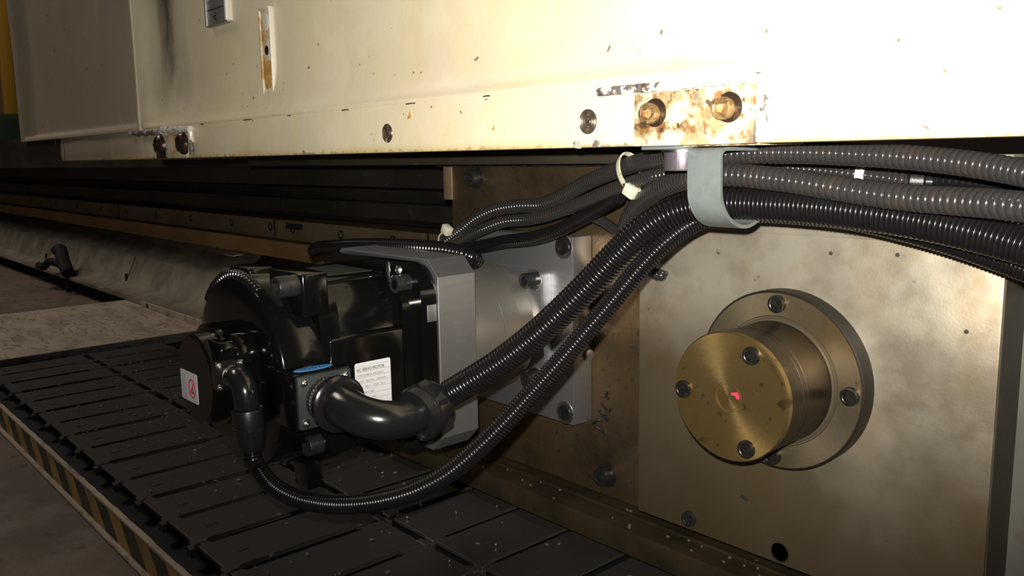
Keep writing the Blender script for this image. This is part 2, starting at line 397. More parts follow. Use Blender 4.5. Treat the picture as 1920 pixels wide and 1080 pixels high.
def sweep(bm, pts, rad, seg=20, caps=True):
    n = len(pts)
    tang = []
    for i in range(n):
        a = pts[max(i - 1, 0)]; c = pts[min(i + 1, n - 1)]
        tang.append((c - a).normalized())
    _, u, v = frame(tang[0])
    rings = []
    for i in range(n):
        t = tang[i]
        u = (u - t * u.dot(t)).normalized(); v = t.cross(u)
        r = rad(i)
        rings.append([bm.verts.new(pts[i] + (u * math.cos(2 * PI * k / seg) + v * math.sin(2 * PI * k / seg)) * r) for k in range(seg)])
    for A, B in zip(rings, rings[1:]):
        for k in range(seg):
            bm.faces.new((A[k], A[(k + 1) % seg], B[(k + 1) % seg], B[k]))
    if caps:
        bm.faces.new(rings[0][::-1]); bm.faces.new(rings[-1])
    return bm

def corrugated(bm, P, R, pitch, depth=0.10, seg=22, kind='round'):
    m = 6 if kind == 'round' else 8
    pts = catmull(P, pitch / m)
    if kind == 'round':
        prof = [1.0, 0.985, 0.93, 1 - depth, 0.93, 0.985]
    else:   # wide band with a thin groove
        prof = [1 - depth, 0.965, 0.99, 1.0, 1.0, 1.0, 0.99, 0.965]
    return sweep(bm, pts, lambda i: R * prof[i % m], seg)

def screw(name, pos, axis, d, h, mat, parent, label=None, seg=24):
    """socket head cap screw; pos = middle of the head's underside, axis = where the head points"""
    r = d / 2; hx = d * 0.27; hd = min(d * .45, h * .8)
    prof = [(0, 0), (0, r), (h - d * .05, r), (h - d * .015, r * .97), (h, r * .9), (h, r * .72), (h - d * .02, r * .66), (h - d * .02, -hx), (h - hd, -hx), (h - hd, 0)]
    bm = bmesh.new(); lathe(bm, pos, axis, prof, seg)
    return obj(name, bm, mat, parent, label=label, angle=30)

def pan_screw(name, pos, axis, d, mat, parent):
    r = d / 2
    bm = bmesh.new(); lathe(bm, pos, axis, [(0, 0), (0, r * 1.25), (r * .2, r * 1.25), (r * .25, r), (r * .8, r * .85), (r * 1.05, r * .5), (r * 1.05, r * .18), (r * .6, 0)], 14)
    return obj(name, bm, mat, parent)

def text_mesh(name, body, size, origin, xdir, ydir, mat, parent, depth=0.00012, kind=None, sx=1.0, label=None, align='LEFT'):
    cu = bpy.data.curves.new(name, 'FONT'); cu.body = body; cu.size = size; cu.extrude = depth; cu.align_x = align
    cu.resolution_u = 3
    to = bpy.data.objects.new(name + '_source', cu); col.objects.link(to)
    dg = bpy.context.evaluated_depsgraph_get()
    me = bpy.data.meshes.new_from_object(to.evaluated_get(dg))
    bpy.data.objects.remove(to)
    xd = Vector(xdir).normalized(); yd = Vector(ydir); zd = xd.cross(yd.normalized())
    Mx = Matrix(((xd.x * sx, yd.x, zd.x, origin[0]), (xd.y * sx, yd.y, zd.y, origin[1]), (xd.z * sx, yd.z, zd.z, origin[2]), (0, 0, 0, 1)))
    me.transform(Mx)
    bm = bmesh.new(); bm.from_mesh(me); bpy.data.meshes.remove(me)
    return obj(name, bm, mat, parent, smooth=False, kind=kind, label=label)

def polyline_tube(bm, P, r, seg=8, step=0.002):
    return sweep(bm, catmull(P, step), lambda i: r, seg)

# ------------------------------------------------------------------ the setting
FZ = -0.441
bm = bmesh.new(); box(bm, -12, 3, -4, 6, FZ - 0.05, FZ)
obj('floor', bm, M['floor'], None, (0, 0, FZ), kind='structure')
bm = bmesh.new(); box(bm, -12.2, -12, -4, 6, FZ, 4.0)
obj('wall_left', bm, M['plant_wall'], None, (-12, 0, FZ), kind='structure')
bm = bmesh.new(); box(bm, -12, 3, 6, 6.2, FZ, 4.0)
obj('wall_back', bm, M['plant_wall'], None, (0, 6, FZ), kind='structure')

# far bay seen past the end of the casting
o = thing('steel_column', 'mustard yellow steel column standing far behind the left end of the cream casting', 'column', (-10.2, 2.16, FZ))
bm = bmesh.new(); box(bm, -10.3, -10.2, 2.10, 2.21, FZ, 3.4, 0.004); obj('shaft', bm, M['mustard'], o)
bm = bmesh.new(); box(bm, -10.35, -10.15, 2.05, 2.26, FZ, FZ + 0.02, 0.002); obj('base_plate', bm, M['mustard'], o)
bm = bmesh.new(); box(bm, -10.29, -10.21, 1.60, 2.10, 1.05, 1.8, 0.004); obj('side_panel', bm, M['bed_rail'], o)
o = thing('partition_screen', 'blurred salmon pink partition panel far behind the mustard column', 'partition', (-11.0, 2.2, FZ))
bm = bmesh.new(); box(bm, -11.05, -11.0, 1.6, 3.2, FZ + 0.1, 1.3, 0.01); obj('panel', bm, M['salmon'], o)
for y0 in (1.7, 3.05):
    bm = bmesh.new(); box(bm, -11.04, -11.01, y0, y0 + .06, FZ, FZ + 0.1); obj('foot', bm, M['trench'], o)
o = thing('tool_cabinet', 'dark green cabinet on the floor below the pink partition, far left', 'cabinet', (-9.9, 2.2, FZ))
bm = bmesh.new(); box(bm, -10.1, -9.72, 1.50, 3.2, FZ, 0.50, 0.01); obj('body', bm, M['green_dark'], o)
for y0 in (1.54, 2.38):
    bm = bmesh.new(); box(bm, -9.72, -9.705, y0, y0 + 0.78, FZ + 0.05, 0.46, 0.004); d = obj('door', bm, M['green_dark'], o)
    bm = bmesh.new(); box(bm, -9.705, -9.69, y0 + 0.7, y0 + 0.72, -0.1, 0.05, 0.002); obj('handle', bm, M['steel_screw'], d)

# ------------------------------------------------------------------ machine bed behind
bed = thing('machine_bed', 'long dark lathe-like machine bed with bolted rail running off to the left', 'machine bed', (-2.5, 1.2, FZ))
def strip(name, prof, x0, x1, mat, parent, label=None, kind=None):
    bm = bmesh.new(); prism(bm, prof, lambda a, c, d: (d, a, c), x0, x1); return obj(name, bm, mat, parent, label=label, kind=kind, angle=25)
BX0, BX1 = -9.5, -0.60
strip('upper_beam', [(0.80, -0.012), (0.80, -0.048), (0.98, -0.048), (0.98, 0.09), (0.74, 0.09), (0.74, -0.012)], BX0, BX1, M['bed_dark'], bed)
strip('web', [(0.99, -0.048), (0.99, -0.10), (1.3, -0.10), (1.3, -0.048)], BX0, BX1, M['bed_dark'], bed)
strip('guide_bar', [(0.94, -0.088), (0.94, -0.118), (0.965, -0.132), (1.3, -0.132), (1.3, -0.088)], BX0, BX1, M['bed_dark'], bed)
r = strip('bolted_rail', [(0.95, -0.142), (0.95, -0.188), (1.3, -0.188), (1.3, -0.142)], BX0, BX1, M['bed_rail'], bed)
strip('ochre_ledge', [(0.935, -0.192), (0.935, -0.232), (1.3, -0.240), (1.3, -0.192)], BX0, BX1, M['bed_ochre'], bed, label='ochre painted ledge')
strip('base', [(0.97, -0.242), (0.97, FZ), (1.35, FZ), (1.35, -0.242)], BX0, BX1, M['bed_dark'], bed)
x = -1.37
k = 0
for x in (-1.42, -1.62, -1.84, -1.955, -2.18, -2.46, -2.74, -3.02, -3.30, -3.6, -3.9, -4.3):
    bm = bmesh.new(); lathe(bm, (x, 0.9502, -0.162), (0, -1, 0), [(0, 0), (0, .010), (.001, .010), (.001, -.006), (-.004, -.006), (-.004, 0)], 18)
    obj('rail_bolt', bm, M['trench'], bed)
for x in (-1.93, -1.30, -3.1):
    bm = bmesh.new(); box(bm, x - .002, x + .002, .9485, .951, -.188, -.142); obj('rail_joint', bm, M['trench'], bed)
bm = bmesh.new(); box(bm, -1.87, -1.79, .9485, .951, -.162, -.148); obj('rail_marking', bm, M['trench'], bed)

cov = thing('way_cover', 'grey ribbed telescopic way cover sloping along the bed at left', 'way cover', (-2.6, 0.9, FZ))
def ribbed(name, prof, x0, x1, mat, amp=0.0042, pitch=0.018):
    n = int((x1 - x0) / (pitch / 2)); bm = bmesh.new(); prev = None
    for i in range(n + 1):
        x = x0 + (x1 - x0) * i / n; d = amp if i % 2 else 0.0
        ring = [bm.verts.new((x, a - d * (0 if j in (0, len(prof) - 1) else 1), c + d)) for j, (a, c) in enumerate(prof)]
        if prev:
            for j in range(len(ring) - 1): bm.faces.new((prev[j], prev[j + 1], ring[j + 1], ring[j]))
        prev = ring
    return obj(name, bm, mat, cov, angle=60)
sec = [(-2.02, -2.75, 0), (-2.755, -3.7, .006), (-3.705, -5.2, .012), (-5.205, -8.0, .018)]
for xa, xb, dz in sec:
    pf = [(0.965, -0.236 - dz), (0.90, -0.285 - dz), (0.885, -0.288 - dz), (0.85, -0.366 - dz), (0.80, -0.376 - dz), (0.80, -0.386 - dz)]
    ribbed('cover_section', pf, xb, xa, M['way_cover'])
    bm = bmesh.new(); polyline_tube(bm, [(xb, 0.888, -0.286 - dz), ((xa + xb) / 2, 0.888, -0.286 - dz), (xa, 0.888, -0.286 - dz)], 0.006, 8, 0.05)
    obj('cover_ridge', bm, M['way_cover'], cov)
    bm = bmesh.new(); box(bm, xb, xa, 0.780, 0.815, -0.391 - dz * 0, -0.373 - dz, 0.002); obj('cover_lip', bm, M['way_cover'], cov)
    if xa < -2.5:
        bm = bmesh.new(); box(bm, xa - .001, xa + .006, 0.846, 0.852, -0.375 - dz, -0.335 - dz); obj('cover_joint', bm, M['trench'], cov)
bm = bmesh.new(); box(bm, -2.05, -1.985, 0.86, 0.91, -0.33, -0.262, 0.004); obj('end_bracket', bm, M['way_cover'], cov, label='bare bright end bracket')
bm = bmesh.new(); box(bm, -2.03, -1.975, 0.845, 0.860, -0.285, -0.268, 0.004); obj('bracket_lip', bm, M['zinc'], cov)
bm = bmesh.new(); box(bm, -2.13, -2.06, 0.90, 0.93, -0.240, -0.234, 0.002); obj('wiper_lip', bm, M['zinc'], cov)

hk = thing('cable_hook', 'black hook shaped clamp silhouetted against the way cover, far left', 'hook', (-3.3, 0.72, FZ))
bm = bmesh.new(); polyline_tube(bm, [(-3.1319, 0.7800, -0.3658), (-3.1830, 0.7800, -0.3262), (-3.2516, 0.7900, -0.2951), (-3.2702, 0.7800, -0.3068)], 0.022, 10, 0.01); obj('hook_body', bm, M['trench'], hk)
bm = bmesh.new(); polyline_tube(bm, [(-3.2295, 0.7800, -0.3448), (-3.2609, 0.7600, -0.3342), (-3.3197, 0.7500, -0.3570), (-3.3933, 0.7500, -0.3574)], 0.013, 10, 0.01); obj('arm', bm, M['trench'], hk)
bm = bmesh.new(); polyline_tube(bm, [(-3.1406, 0.7800, -0.3538), ((-3.1406, 0.7800, -0.3538)[0], 0.78, -0.42), ((-3.1406, 0.7800, -0.3538)[0], 0.78, FZ)], 0.010, 8, 0.02); obj('post', bm, M['trench'], hk)

# ------------------------------------------------------------------ beige cover over the trench
cv = thing('trench_cover', 'worn beige sheet cover lying over the conveyor trench behind the motor', 'cover', (-2.25, 0.6, -0.40))
bm = bmesh.new(); box(bm, -2.56, -1.957, 0.10, 0.86, -0.396, -0.392, 0.0012); obj('sheet', bm, M['cover_board'], cv)
bm = bmesh.new(); box(bm, -1.957, -1.951, 0.10, 0.86, -0.412, -0.392, 0.0012); obj('edge_strip', bm, M['board_edge'], cv)
bm = bmesh.new(); box(bm, -2.40, -1.96, 0.772, 0.776, -0.393, -0.374, 0.001); fl = obj('upstand', bm, M['cover_board'], cv)
bm = bmesh.new(); lathe(bm, (-2.35, 0.7719, -0.383), (0, -1, 0), [(0, 0), (0, .007), (.0012, .007), (.0012, 0)], 14); obj('bolt_hole', bm, M['trench'], fl)
bm = bmesh.new()
for i in range(60):
    x = random.uniform(-2.5, -2.0); y = random.uniform(0.15, 0.85); s = random.uniform(.0015, .004)
    box(bm, x, x + s * 2, y, y + s, -0.392, -0.3905)
obj('metal_chips', bm, M['chip'], cv, kind='stuff')

# ------------------------------------------------------------------ slat conveyor
cw = thing('chip_conveyor', 'black slatted conveyor in two rows under the motor, dusted with chips', 'conveyor', (-1.2, 0.45, FZ))
bm = bmesh.new(); box(bm, -1.95, 0.6, 0.279, 0.656, FZ + .001, -0.425); obj('trench_bed', bm, M['trench'], cw)
PIT = 0.0823
mesh_cache = {}
def slat(ix, row):
    # one slat: plate between two slots, with raised end blocks and hinge knuckles
    x1 = -1.844 + ix * PIT
    y0, y1 = ((0.311, 0.488), (0.500, 0.655))[row]
    key = row
    if key not in mesh_cache:
        bm = bmesh.new()
        g = 0.0072
        ya, yb = y0 + 0.013, y1 - (0.030 if row == 0 else 0.02)
        top, bot = -0.400, -0.4045
        # plate outline with slots: narrow body, full-pitch ends
        out = [(0, y0), (PIT - .0012, y0), (PIT - .0012, ya), (PIT - g, ya + .001), (PIT - g, yb), (PIT - .0012, yb + .001), (PIT - .0012, y1), (0, y1), (0, yb + .001), (g, yb), (g, ya + .001), (0, ya)]
        prism(bm, out, lambda a, c, d: (a, c, d), bot, top, 0.0008)
        # hinge knuckles
        for yy in (y0 - .004, y1 - .004):
            box(bm, PIT - .012, PIT + .004, yy, yy + .008, -0.4045, -0.3985, 0.0012, 1)
        box(bm, -.003, .010, y0 - .009, y0 - .003, -0.410, -0.3995, 0.001, 1)
        # shallow pressed mark near the outer end
        box(bm, .034, .046, y0 + .026, y0 + .0275, -0.401, -0.3992)
        box(bm, .046, .0475, y0 + .026, y0 + .038, -0.401, -0.3992)
        # seam strip along the inner edge
        box(bm, 0.001, PIT - .002, y1 - .021, y1 - .0195, -0.401, -0.3994)
        me = bpy.data.meshes.new('slat'); bm.to_mesh(me); bm.free(); finish(me, True, 25); me.materials.append(M['slat'])
        mesh_cache[key] = me
    o = bpy.data.objects.new('slat', mesh_cache[key]); col.objects.link(o); o.parent = cw
    o.location = Vector((x1 - PIT, 0, random.uniform(-.0006, .0006))) - W[cw.name]
    o.rotation_euler = (0, random.uniform(-.006, .006), 0)
for ix in range(0, 27):
    slat(ix, 0); slat(ix, 1)
bm = bmesh.new(); box(bm, -1.95, 0.4, 0.486, 0.503, -0.424, -0.421); obj('row_gap_liner', bm, M['trench'], cw)
bm = bmesh.new()
for i in range(330):
    x = random.triangular(-1.9, -0.3, -1.5); y = random.uniform(0.325, 0.62); s = random.uniform(.0008, .0022)
    if 0.484 < y < 0.505: continue
    a = random.uniform(0, PI)
    v = [bm.verts.new((x + s * k * math.cos(a) - s * .5 * j * math.sin(a), y + s * k * math.sin(a) + s * .5 * j * math.cos(a), z)) for z in (-.3985, -.3973) for k, j in ((-1, -1), (1, -1), (1, 1), (-1, 1))]
    for f in ((0, 1, 2, 3), (7, 6, 5, 4), (0, 4, 5, 1), (1, 5, 6, 2), (2, 6, 7, 3), (3, 7, 4, 0)): bm.faces.new([v[q] for q in f])
obj('metal_chips', bm, M['chip'], cw, kind='stuff')

gd = thing('hazard_guard', 'low kick plate with worn yellow and black diagonal stripes, bottom left', 'guard', (-1.2, 0.277, FZ))
bm = bmesh.new(); box(bm, -2.6, 0.4, 0.275, 0.278, FZ, -0.401, 0.0006, 1); obj('striped_face', bm, M['stripes'], gd)
bm = bmesh.new()
n = 260; prev = None
for i in range(n + 1):
    x = -2.6 + 3.0 * i / n; w_ = random.uniform(-.0006, .0006)
    ring = [bm.verts.new(p) for p in ((x, .2742, -.4025 + w_), (x, .2742, -.3995), (x, .2805 + w_, -.3995), (x, .2805 + w_, -.4025))]
    if prev:
        for j in range(4): bm.faces.new((prev[j], prev[(j + 1) % 4], ring[(j + 1) % 4], ring[j]))
    prev = ring
obj('chipped_top_edge', bm, M['cover_board'], gd)
bm = bmesh.new(); box(bm, -2.6, 0.4, 0.268, 0.275, FZ, FZ + 0.006, 0.002, 1); obj('foot_bead', bm, M['cover_board'], gd)

# ------------------------------------------------------------------ ledge below the plates
lg = thing('rusty_ledge', 'oily rusty strip at the foot of the brown plate, dotted with chips', 'ledge', (-0.5, 0.62, FZ))
bm = bmesh.new(); box(bm, -1.4, 0.4, 0.596, 0.75, -0.385, -0.360, 0.002); obj('strip', bm, M['strip_dirty'], lg)
bm = bmesh.new(); box(bm, -1.4, 0.4, 0.660, 0.75, FZ, -0.385); obj('support', bm, M['trench'], lg)
bm = bmesh.new(); box(bm, -1.4, 0.4, 0.622, 0.628, -0.360, -0.357, 0.001); obj('seam_bead', bm, M['strip_dirty'], lg)
bm = bmesh.new()
for i in range(38):
    x = random.uniform(-1.0, -0.35); y = random.uniform(0.60, 0.64); s = random.uniform(.0006, .0014)
    box(bm, x, x + s * 2, y, y + s, -0.360, -0.3585)
obj('metal_chips', bm, M['chip'], lg, kind='stuff')

# ------------------------------------------------------------------ brown back plate
bp = thing('brown_back_plate', 'large oily brown steel plate behind the gearbox and motor', 'steel plate', (-0.5, 0.66, -0.359))
bm = bmesh.new(); box(bm, -0.832, 0.30, 0.645, 0.72, -0.359, -0.009, 0.0015); obj('plate', bm, M['brown_plate'], bp)
bm = bmesh.new(); box(bm, -0.846, -0.829, 0.643, 0.66, -0.052, -0.009, 0.002); obj('corner_tab', bm, M['bed_rail'], bp)
for p in ((-0.7833, 0.6450, -0.0243), (-0.5769, 0.6450, -0.3354)):
    screw('socket_screw', p, (0, -1, 0), 0.019, 0.012, M['steel_screw'], bp)
    s = bmesh.new(); lathe(s, (p[0], p[1] - .0002, p[2]), (0, -1, 0), [(0, 0), (0, .0135), (.0012, .0135), (.0012, 0)], 24); obj('washer', s, M['oily_screw'], bp)
# hand-written marker word beside the aluminium plate, reading upwards
xm, ym = -0.5765, 0.6447
for nm, pts in (
    ('marker_letter', [(-0.5759, 0.6447, -0.2928), (-0.5857, 0.6447, -0.2875), (-0.5964, 0.6447, -0.2853), (-0.5903, 0.6447, -0.2785), (-0.5842, 0.6447, -0.2789), (-0.5797, 0.6447, -0.2878), (-0.5759, 0.6447, -0.2928)]),
    ('marker_letter', [(-0.5872, 0.6447, -0.2673), (-0.5759, 0.6447, -0.2759), (-0.5759, 0.6447, -0.2712), (-0.5857, 0.6447, -0.2682)]),
    ('marker_letter', [(-0.5849, 0.6447, -0.2581), (-0.5804, 0.6447, -0.2624), (-0.5730, 0.6447, -0.2648), (-0.5715, 0.6447, -0.2610)]),
    ('marker_letter', [(-0.5819, 0.6447, -0.2500), (-0.5730, 0.6447, -0.2522)]),
    ('marker_letter', [(-0.5759, 0.6447, -0.2447), (-0.5782, 0.6447, -0.2498), (-0.5819, 0.6447, -0.2494)])):
    bm = bmesh.new(); polyline_tube(bm, pts, 0.0014, 6, 0.002); obj(nm, bm, M['marker'], bp)

# dark wiper bar under the casting
wb = thing('wiper_bar', 'dark narrow bar tucked under the cream casting above the brown plate', 'bar', (-1.0, 0.6, -0.009))
bm = bmesh.new(); box(bm, -1.3, -0.502, 0.60, 0.72, -0.0085, 0.0085, 0.001); obj('bar', bm, M['bed_dark'], wb)
bm = bmesh.new(); box(bm, -0.85, -0.502, 0.638, 0.6445, -0.0115, -0.0085, 0.0008); obj('bright_edge', bm, M['oily_screw'], wb)

# ------------------------------------------------------------------ front plate with the hub
fp = thing('front_bearing_plate', 'tan machined steel plate carrying the round hub, right of the motor', 'steel plate', (-0.35, 0.62, -0.338))
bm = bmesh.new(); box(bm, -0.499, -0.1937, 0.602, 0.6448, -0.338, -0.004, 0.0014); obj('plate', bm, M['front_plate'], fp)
bm = bmesh.new(); box(bm, -0.1937, -0.1932, 0.6045, 0.6445, -0.336, -0.006); obj('side_face', bm, M['plate_side'], fp, label='dark unmachined right side')
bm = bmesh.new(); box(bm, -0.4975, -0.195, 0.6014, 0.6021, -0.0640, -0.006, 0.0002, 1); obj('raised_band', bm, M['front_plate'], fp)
screw('socket_screw', (-0.4386, 0.6020, -0.3269), (0, -1, 0), 0.0145, 0.003, M['steel_screw'], fp)
bm = bmesh.new(); p = (-0.3478, 0.6020, -0.3272); lathe(bm, p, (0, -1, 0), [(0, 0), (0, .0095), (.0004, .0095), (.0004, .0078), (-.004, .0078), (-.004, 0)], 22); obj('blind_hole', bm, M['plate_side'], fp)
bm = bmesh.new(); polyline_tube(bm, [(-0.3852, 0.6015, -0.2895), (-0.3826, 0.6015, -0.2901), (-0.3794, 0.6015, -0.2915)], 0.0012, 6); obj('burr', bm, M['steel_screw'], fp)
for q in ((-0.2150, 0.6019, -0.1222), (-0.3138, 0.6019, -0.0762), (-0.2639, 0.6019, -0.0737)):
    bm = bmesh.new(); lathe(bm, q, (0, -1, 0), [(0, 0), (0, .0016), (.0003, .0016), (.0003, 0)], 12); obj('pit_mark', bm, M['plate_side'], fp)

hx, hz = -0.347, -0.178
hb = thing('round_hub', 'round ochre-capped steel hub bolted to the tan plate', 'hub', (hx, 0.60, hz - .071))
bm = bmesh.new(); lathe(bm, (hx, 0.602, hz), (0, -1, 0), [(0, 0), (0, .0700), (.0155, .0700), (.0163, .0696), (.0163, .0520), (.0172, .0512), (.0172, 0)], 96); fl = obj('flange', bm, M['hub_flange'], hb)
bm = bmesh.new(); lathe(bm, (hx, 0.6018, hz), (0, -1, 0), [(0, .0699), (0, .0715), (.0148, .0715), (.0158, .0704), (.0158, .0699), (0, .0699)], 96); obj('rim', bm, M['hub_rim'], fl, label='rim of the flange, its grazing shade painted dark')
bm = bmesh.new(); lathe(bm, (hx, 0.5852, hz), (0, -1, 0), [(0, .0470), (0, .0506), (.0016, .0500), (.0018, .0470)], 96); obj('base_ring', bm, M['zinc_dull'], hb)
bm = bmesh.new(); lathe(bm, (hx, 0.585, hz), (0, -1, 0), [(0, 0), (0, .0485), (.003, .0475), (.034, .0475), (.0345, .0470), (.0352, .0475), (.0400, .0475), (.0405, .0470), (.0412, .0478), (.056, .0480), (.056, 0)], 96); obj('barrel', bm, M['hub_steel'], hb)
bm = bmesh.new(); lathe(bm, (hx, 0.529, hz), (0, -1, 0), [(0, 0), (0, .0478), (.0068, .0488), (.0080, .0478), (.0080, .0116), (.0066, .0113), (.0066, .0100), (.0074, .0097), (.0078, .0007), (.0070, .0004), (.0070, 0)], 96); cp = obj('cap', bm, M['brass_cap'], hb, label='ochre stained end cap')
for P in ((-.3287, -.1449), (-.3930, -.1795), (-.3293, -.2150)):
    c0 = Vector((hx, 0, hz)); dv = Vector((P[0], 0, P[1])) - c0; dv = dv.normalized() * 0.0395
    screw('cap_screw', (hx + dv.x, 0.5215, hz + dv.z), (0, -1, 0), 0.0135, 0.0035, M['hub_screw'], hb)
for a in (0, 90, 180, 270):
    ar = math.radians(a)
    screw('flange_screw', (hx + .0615 * math.cos(ar), 0.5862, hz + .0615 * math.sin(ar)), (0, -1, 0), 0.0140, 0.0045, M['hub_screw'], hb)
bm = bmesh.new()
q = [(-0.3448, 0.5209, -0.1745), (-0.3399, 0.5209, -0.1731), (-0.3375, 0.5209, -0.1754), (-0.3379, 0.5209, -0.1783), (-0.3397, 0.5209, -0.1779), (-0.3411, 0.5209, -0.1758), (-0.3443, 0.5209, -0.1760)]
A = [bm.verts.new(v) for v in q]; B = [bm.verts.new((v[0], v[1] + .0004, v[2])) for v in q]
bm.faces.new(A); bm.faces.new(B[::-1])
for i in range(len(q)): bm.faces.new((A[i], B[i], B[(i + 1) % len(q)], A[(i + 1) % len(q)]))
obj('red_paint_mark', bm, M['red_paint'], hb, label='small red paint mark')

sp = thing('grey_side_plate', 'grey machined plate at the extreme right edge of the frame', 'steel plate', (-0.05, 0.66, -0.37))
bm = bmesh.new(); box(bm, -0.1935, 0.30, 0.6440, 0.6449, -0.359, -0.010, 0.0004, 1); obj('plate', bm, M['side_plate'], sp)
bm = bmesh.new(); lathe(bm, (0.0, 0.6440, -0.30), (0, -1, 0), [(0, 0), (0, .008), (.004, .008), (.004, 0)], 20); obj('plug', bm, M['steel_screw'], sp)

# ------------------------------------------------------------------ gearbox and its mounting plate
AX, AZ = -0.696, -0.181
mp = thing('aluminium_mounting_plate', 'square aluminium plate bolted to the brown plate behind the gearbox', 'mounting plate', (AX, 0.63, AZ - .099))
bm = bmesh.new(); box(bm, AX - .098, AX + .098, .617, .6445, AZ - .099, AZ + .099, 0.0008); obj('plate', bm, M['aluminium'], mp)
for sx_, sz_ in ((1, 1), (1, -1), (-1, 1), (-1, -1)):
    c = (AX + sx_ * .0850, .6168, AZ + sz_ * .0875)
    bm = bmesh.new(); lathe(bm, c, (0, -1, 0), [(0, 0), (0, .0122), (.0003, .0122), (.0004, .0108), (.0002, 0)], 28); obj('counterbore', bm, M['zinc'], mp)
    screw('socket_screw', c, (0, -1, 0), 0.0165, 0.002, M['black_plastic'], mp)
bm = bmesh.new(); lathe(bm, (AX + .097, .6385, -.2075), (1, 0, 0), [(0, 0), (0, .0062), (.004, .0062), (.0045, .0052), (.0045, 0)], 22); obj('side_plug', bm, M['aluminium'], mp)

gb = thing('planetary_gearbox', 'round aluminium gearbox between the square motor flange and the mounting plate', 'gearbox', (AX, 0.55, AZ - .07))
bm = bmesh.new(); lathe(bm, (AX, .4948, AZ), (0, 1, 0), [(0, 0), (0, .0715), (.0522, .0715), (.0536, .0701), (.0540, .0698), (.0550, .0698), (.0770, .0696), (.0776, .0680), (.0970, .0670), (.1040, .0590), (.1105, .0585), (.1105, 0)], 96); obj('housing', bm, M['aluminium_turned'], gb, angle=40)
bm = bmesh.new(); prism(bm, rrect(.066, .0625, .006), lambda a, c, d: (AX + a, d, AZ + c), .605, .6168, .0006); obj('output_flange', bm, M['aluminium'], gb)
for sx_, sz_ in ((1, 1), (1, -1), (-1, 1), (-1, -1)):
    c = (AX + sx_ * .053, .6048, AZ + sz_ * .053)
    bm = bmesh.new(); lathe(bm, c, (0, -1, 0), [(0, 0), (0, .0115), (.0010, .0115), (.0012, 0)], 24); obj('washer', bm, M['zinc'], gb)
    screw('socket_screw', (c[0], c[1] - .001, c[2]), (0, -1, 0), 0.0155, 0.014, M['steel_screw'], gb)

ad = thing('adapter_flange', 'thick square brushed aluminium adapter plate with chamfered corners, in front of the gearbox', 'adapter plate', (AX, .47, AZ - .09))
h = .0900; cch = .0150
oct_ = [(h, h - cch), (h - cch, h), (-h + cch, h), (-h, h - cch), (-h, -h + cch), (-h + cch, -h), (h - cch, -h), (h, -h + cch)]
bm = bmesh.new(); prism(bm, oct_, lambda a, c, d: (AX + a, d, AZ + c), .4515, .4947, .0006); obj('plate', bm, M['aluminium'], ad, angle=20)
for sz_ in (.043, -.043):
    screw('socket_screw', (AX + .0805, .4515, AZ + sz_), (0, -1, 0), .0125, .015, M['steel_screw'], ad)

# ------------------------------------------------------------------ servo motor
mo = thing('servo_motor', 'glossy black servo motor hanging over the conveyor, conduit elbows on its side', 'motor', (AX, .36, AZ - .09))
BPm = M['black_paint']
def MX(x, y, z): return (AX + x, y, AZ + z)
# mounting flange of the motor with one side notch
bm = bmesh.new(); prism(bm, rrect(.0880, .0880, .030, 10), lambda a, c, d: MX(a, d, c), .4340, .4513, .0015); obj('front_flange', bm, BPm, mo)
for z_ in (.043, -.043):
    bm = bmesh.new(); box(bm, AX + .076, AX + .0884, .4400, .4508, AZ + z_ - .008, AZ + z_ + .008, .001); obj('screw_notch', bm, M['aluminium'], mo)
# stator housing, stepped octagon
def octo(wx, wz, c): return [(wx, wz - c), (wx - c, wz), (-wx + c, wz), (-wx, wz - c), (-wx, -wz + c), (-wx + c, -wz), (wx - c, -wz), (wx, -wz + c)]
bm = bmesh.new(); prism(bm, octo(.0735, .0760, .024), lambda a, c, d: MX(a, d, c), .338, .4345, .003); obj('stator_housing', bm, BPm, mo, angle=50)
bm = bmesh.new(); prism(bm, rrect(.0800, .0800, .034, 10), lambda a, c, d: MX(a, d, c), .420, .4340, .004); obj('front_shoulder', bm, BPm, mo, angle=50)
bm = bmesh.new(); prism(bm, rrect(.0790, .0790, .030, 10), lambda a, c, d: MX(a, d, c), .3380, .3560, .003); obj('rear_bracket', bm, BPm, mo, angle=50)
# raised side panel carrying the rating label
bm = bmesh.new(); box(bm, AX + .070, AX + .0800, .345, .4215, AZ - .055, AZ + .034, .0035, 3); sidep = obj('side_panel', bm, BPm, mo, angle=50)
bm = bmesh.new(); box(bm, AX - .050, AX + .050, .345, .4215, AZ + .072, AZ + .0795, .003, 3); obj('top_panel', bm, BPm, mo, angle=50)
bm = bmesh.new(); box(bm, AX - .030, AX + .034, .348, .4195, AZ + .0795, AZ + .0800, .0001, 1); obj('top_plate', bm, M['socket_plate'], mo, label='grey plate on the top')
# rear round housing
bm = bmesh.new(); lathe(bm, MX(0, .340, 0), (0, -1, 0), [(0, 0), (0, .0840), (.036, .0840), (.0388, .0825), (.0398, .0800), (.0398, .0500), (.0398, 0)], 96); obj('rear_housing', bm, BPm, mo, angle=50)
# ribbed seal showing over the top of the round housing
pts = [Vector(MX(.0842 * math.cos(a), .3050, .0842 * math.sin(a))) for a in [math.radians(t) for t in range(60, 140, 3)]]
bm = bmesh.new(); corrugated(bm, pts, .0050, .0050, .42, 12); obj('ribbed_seal', bm, M['hose_black'], mo)
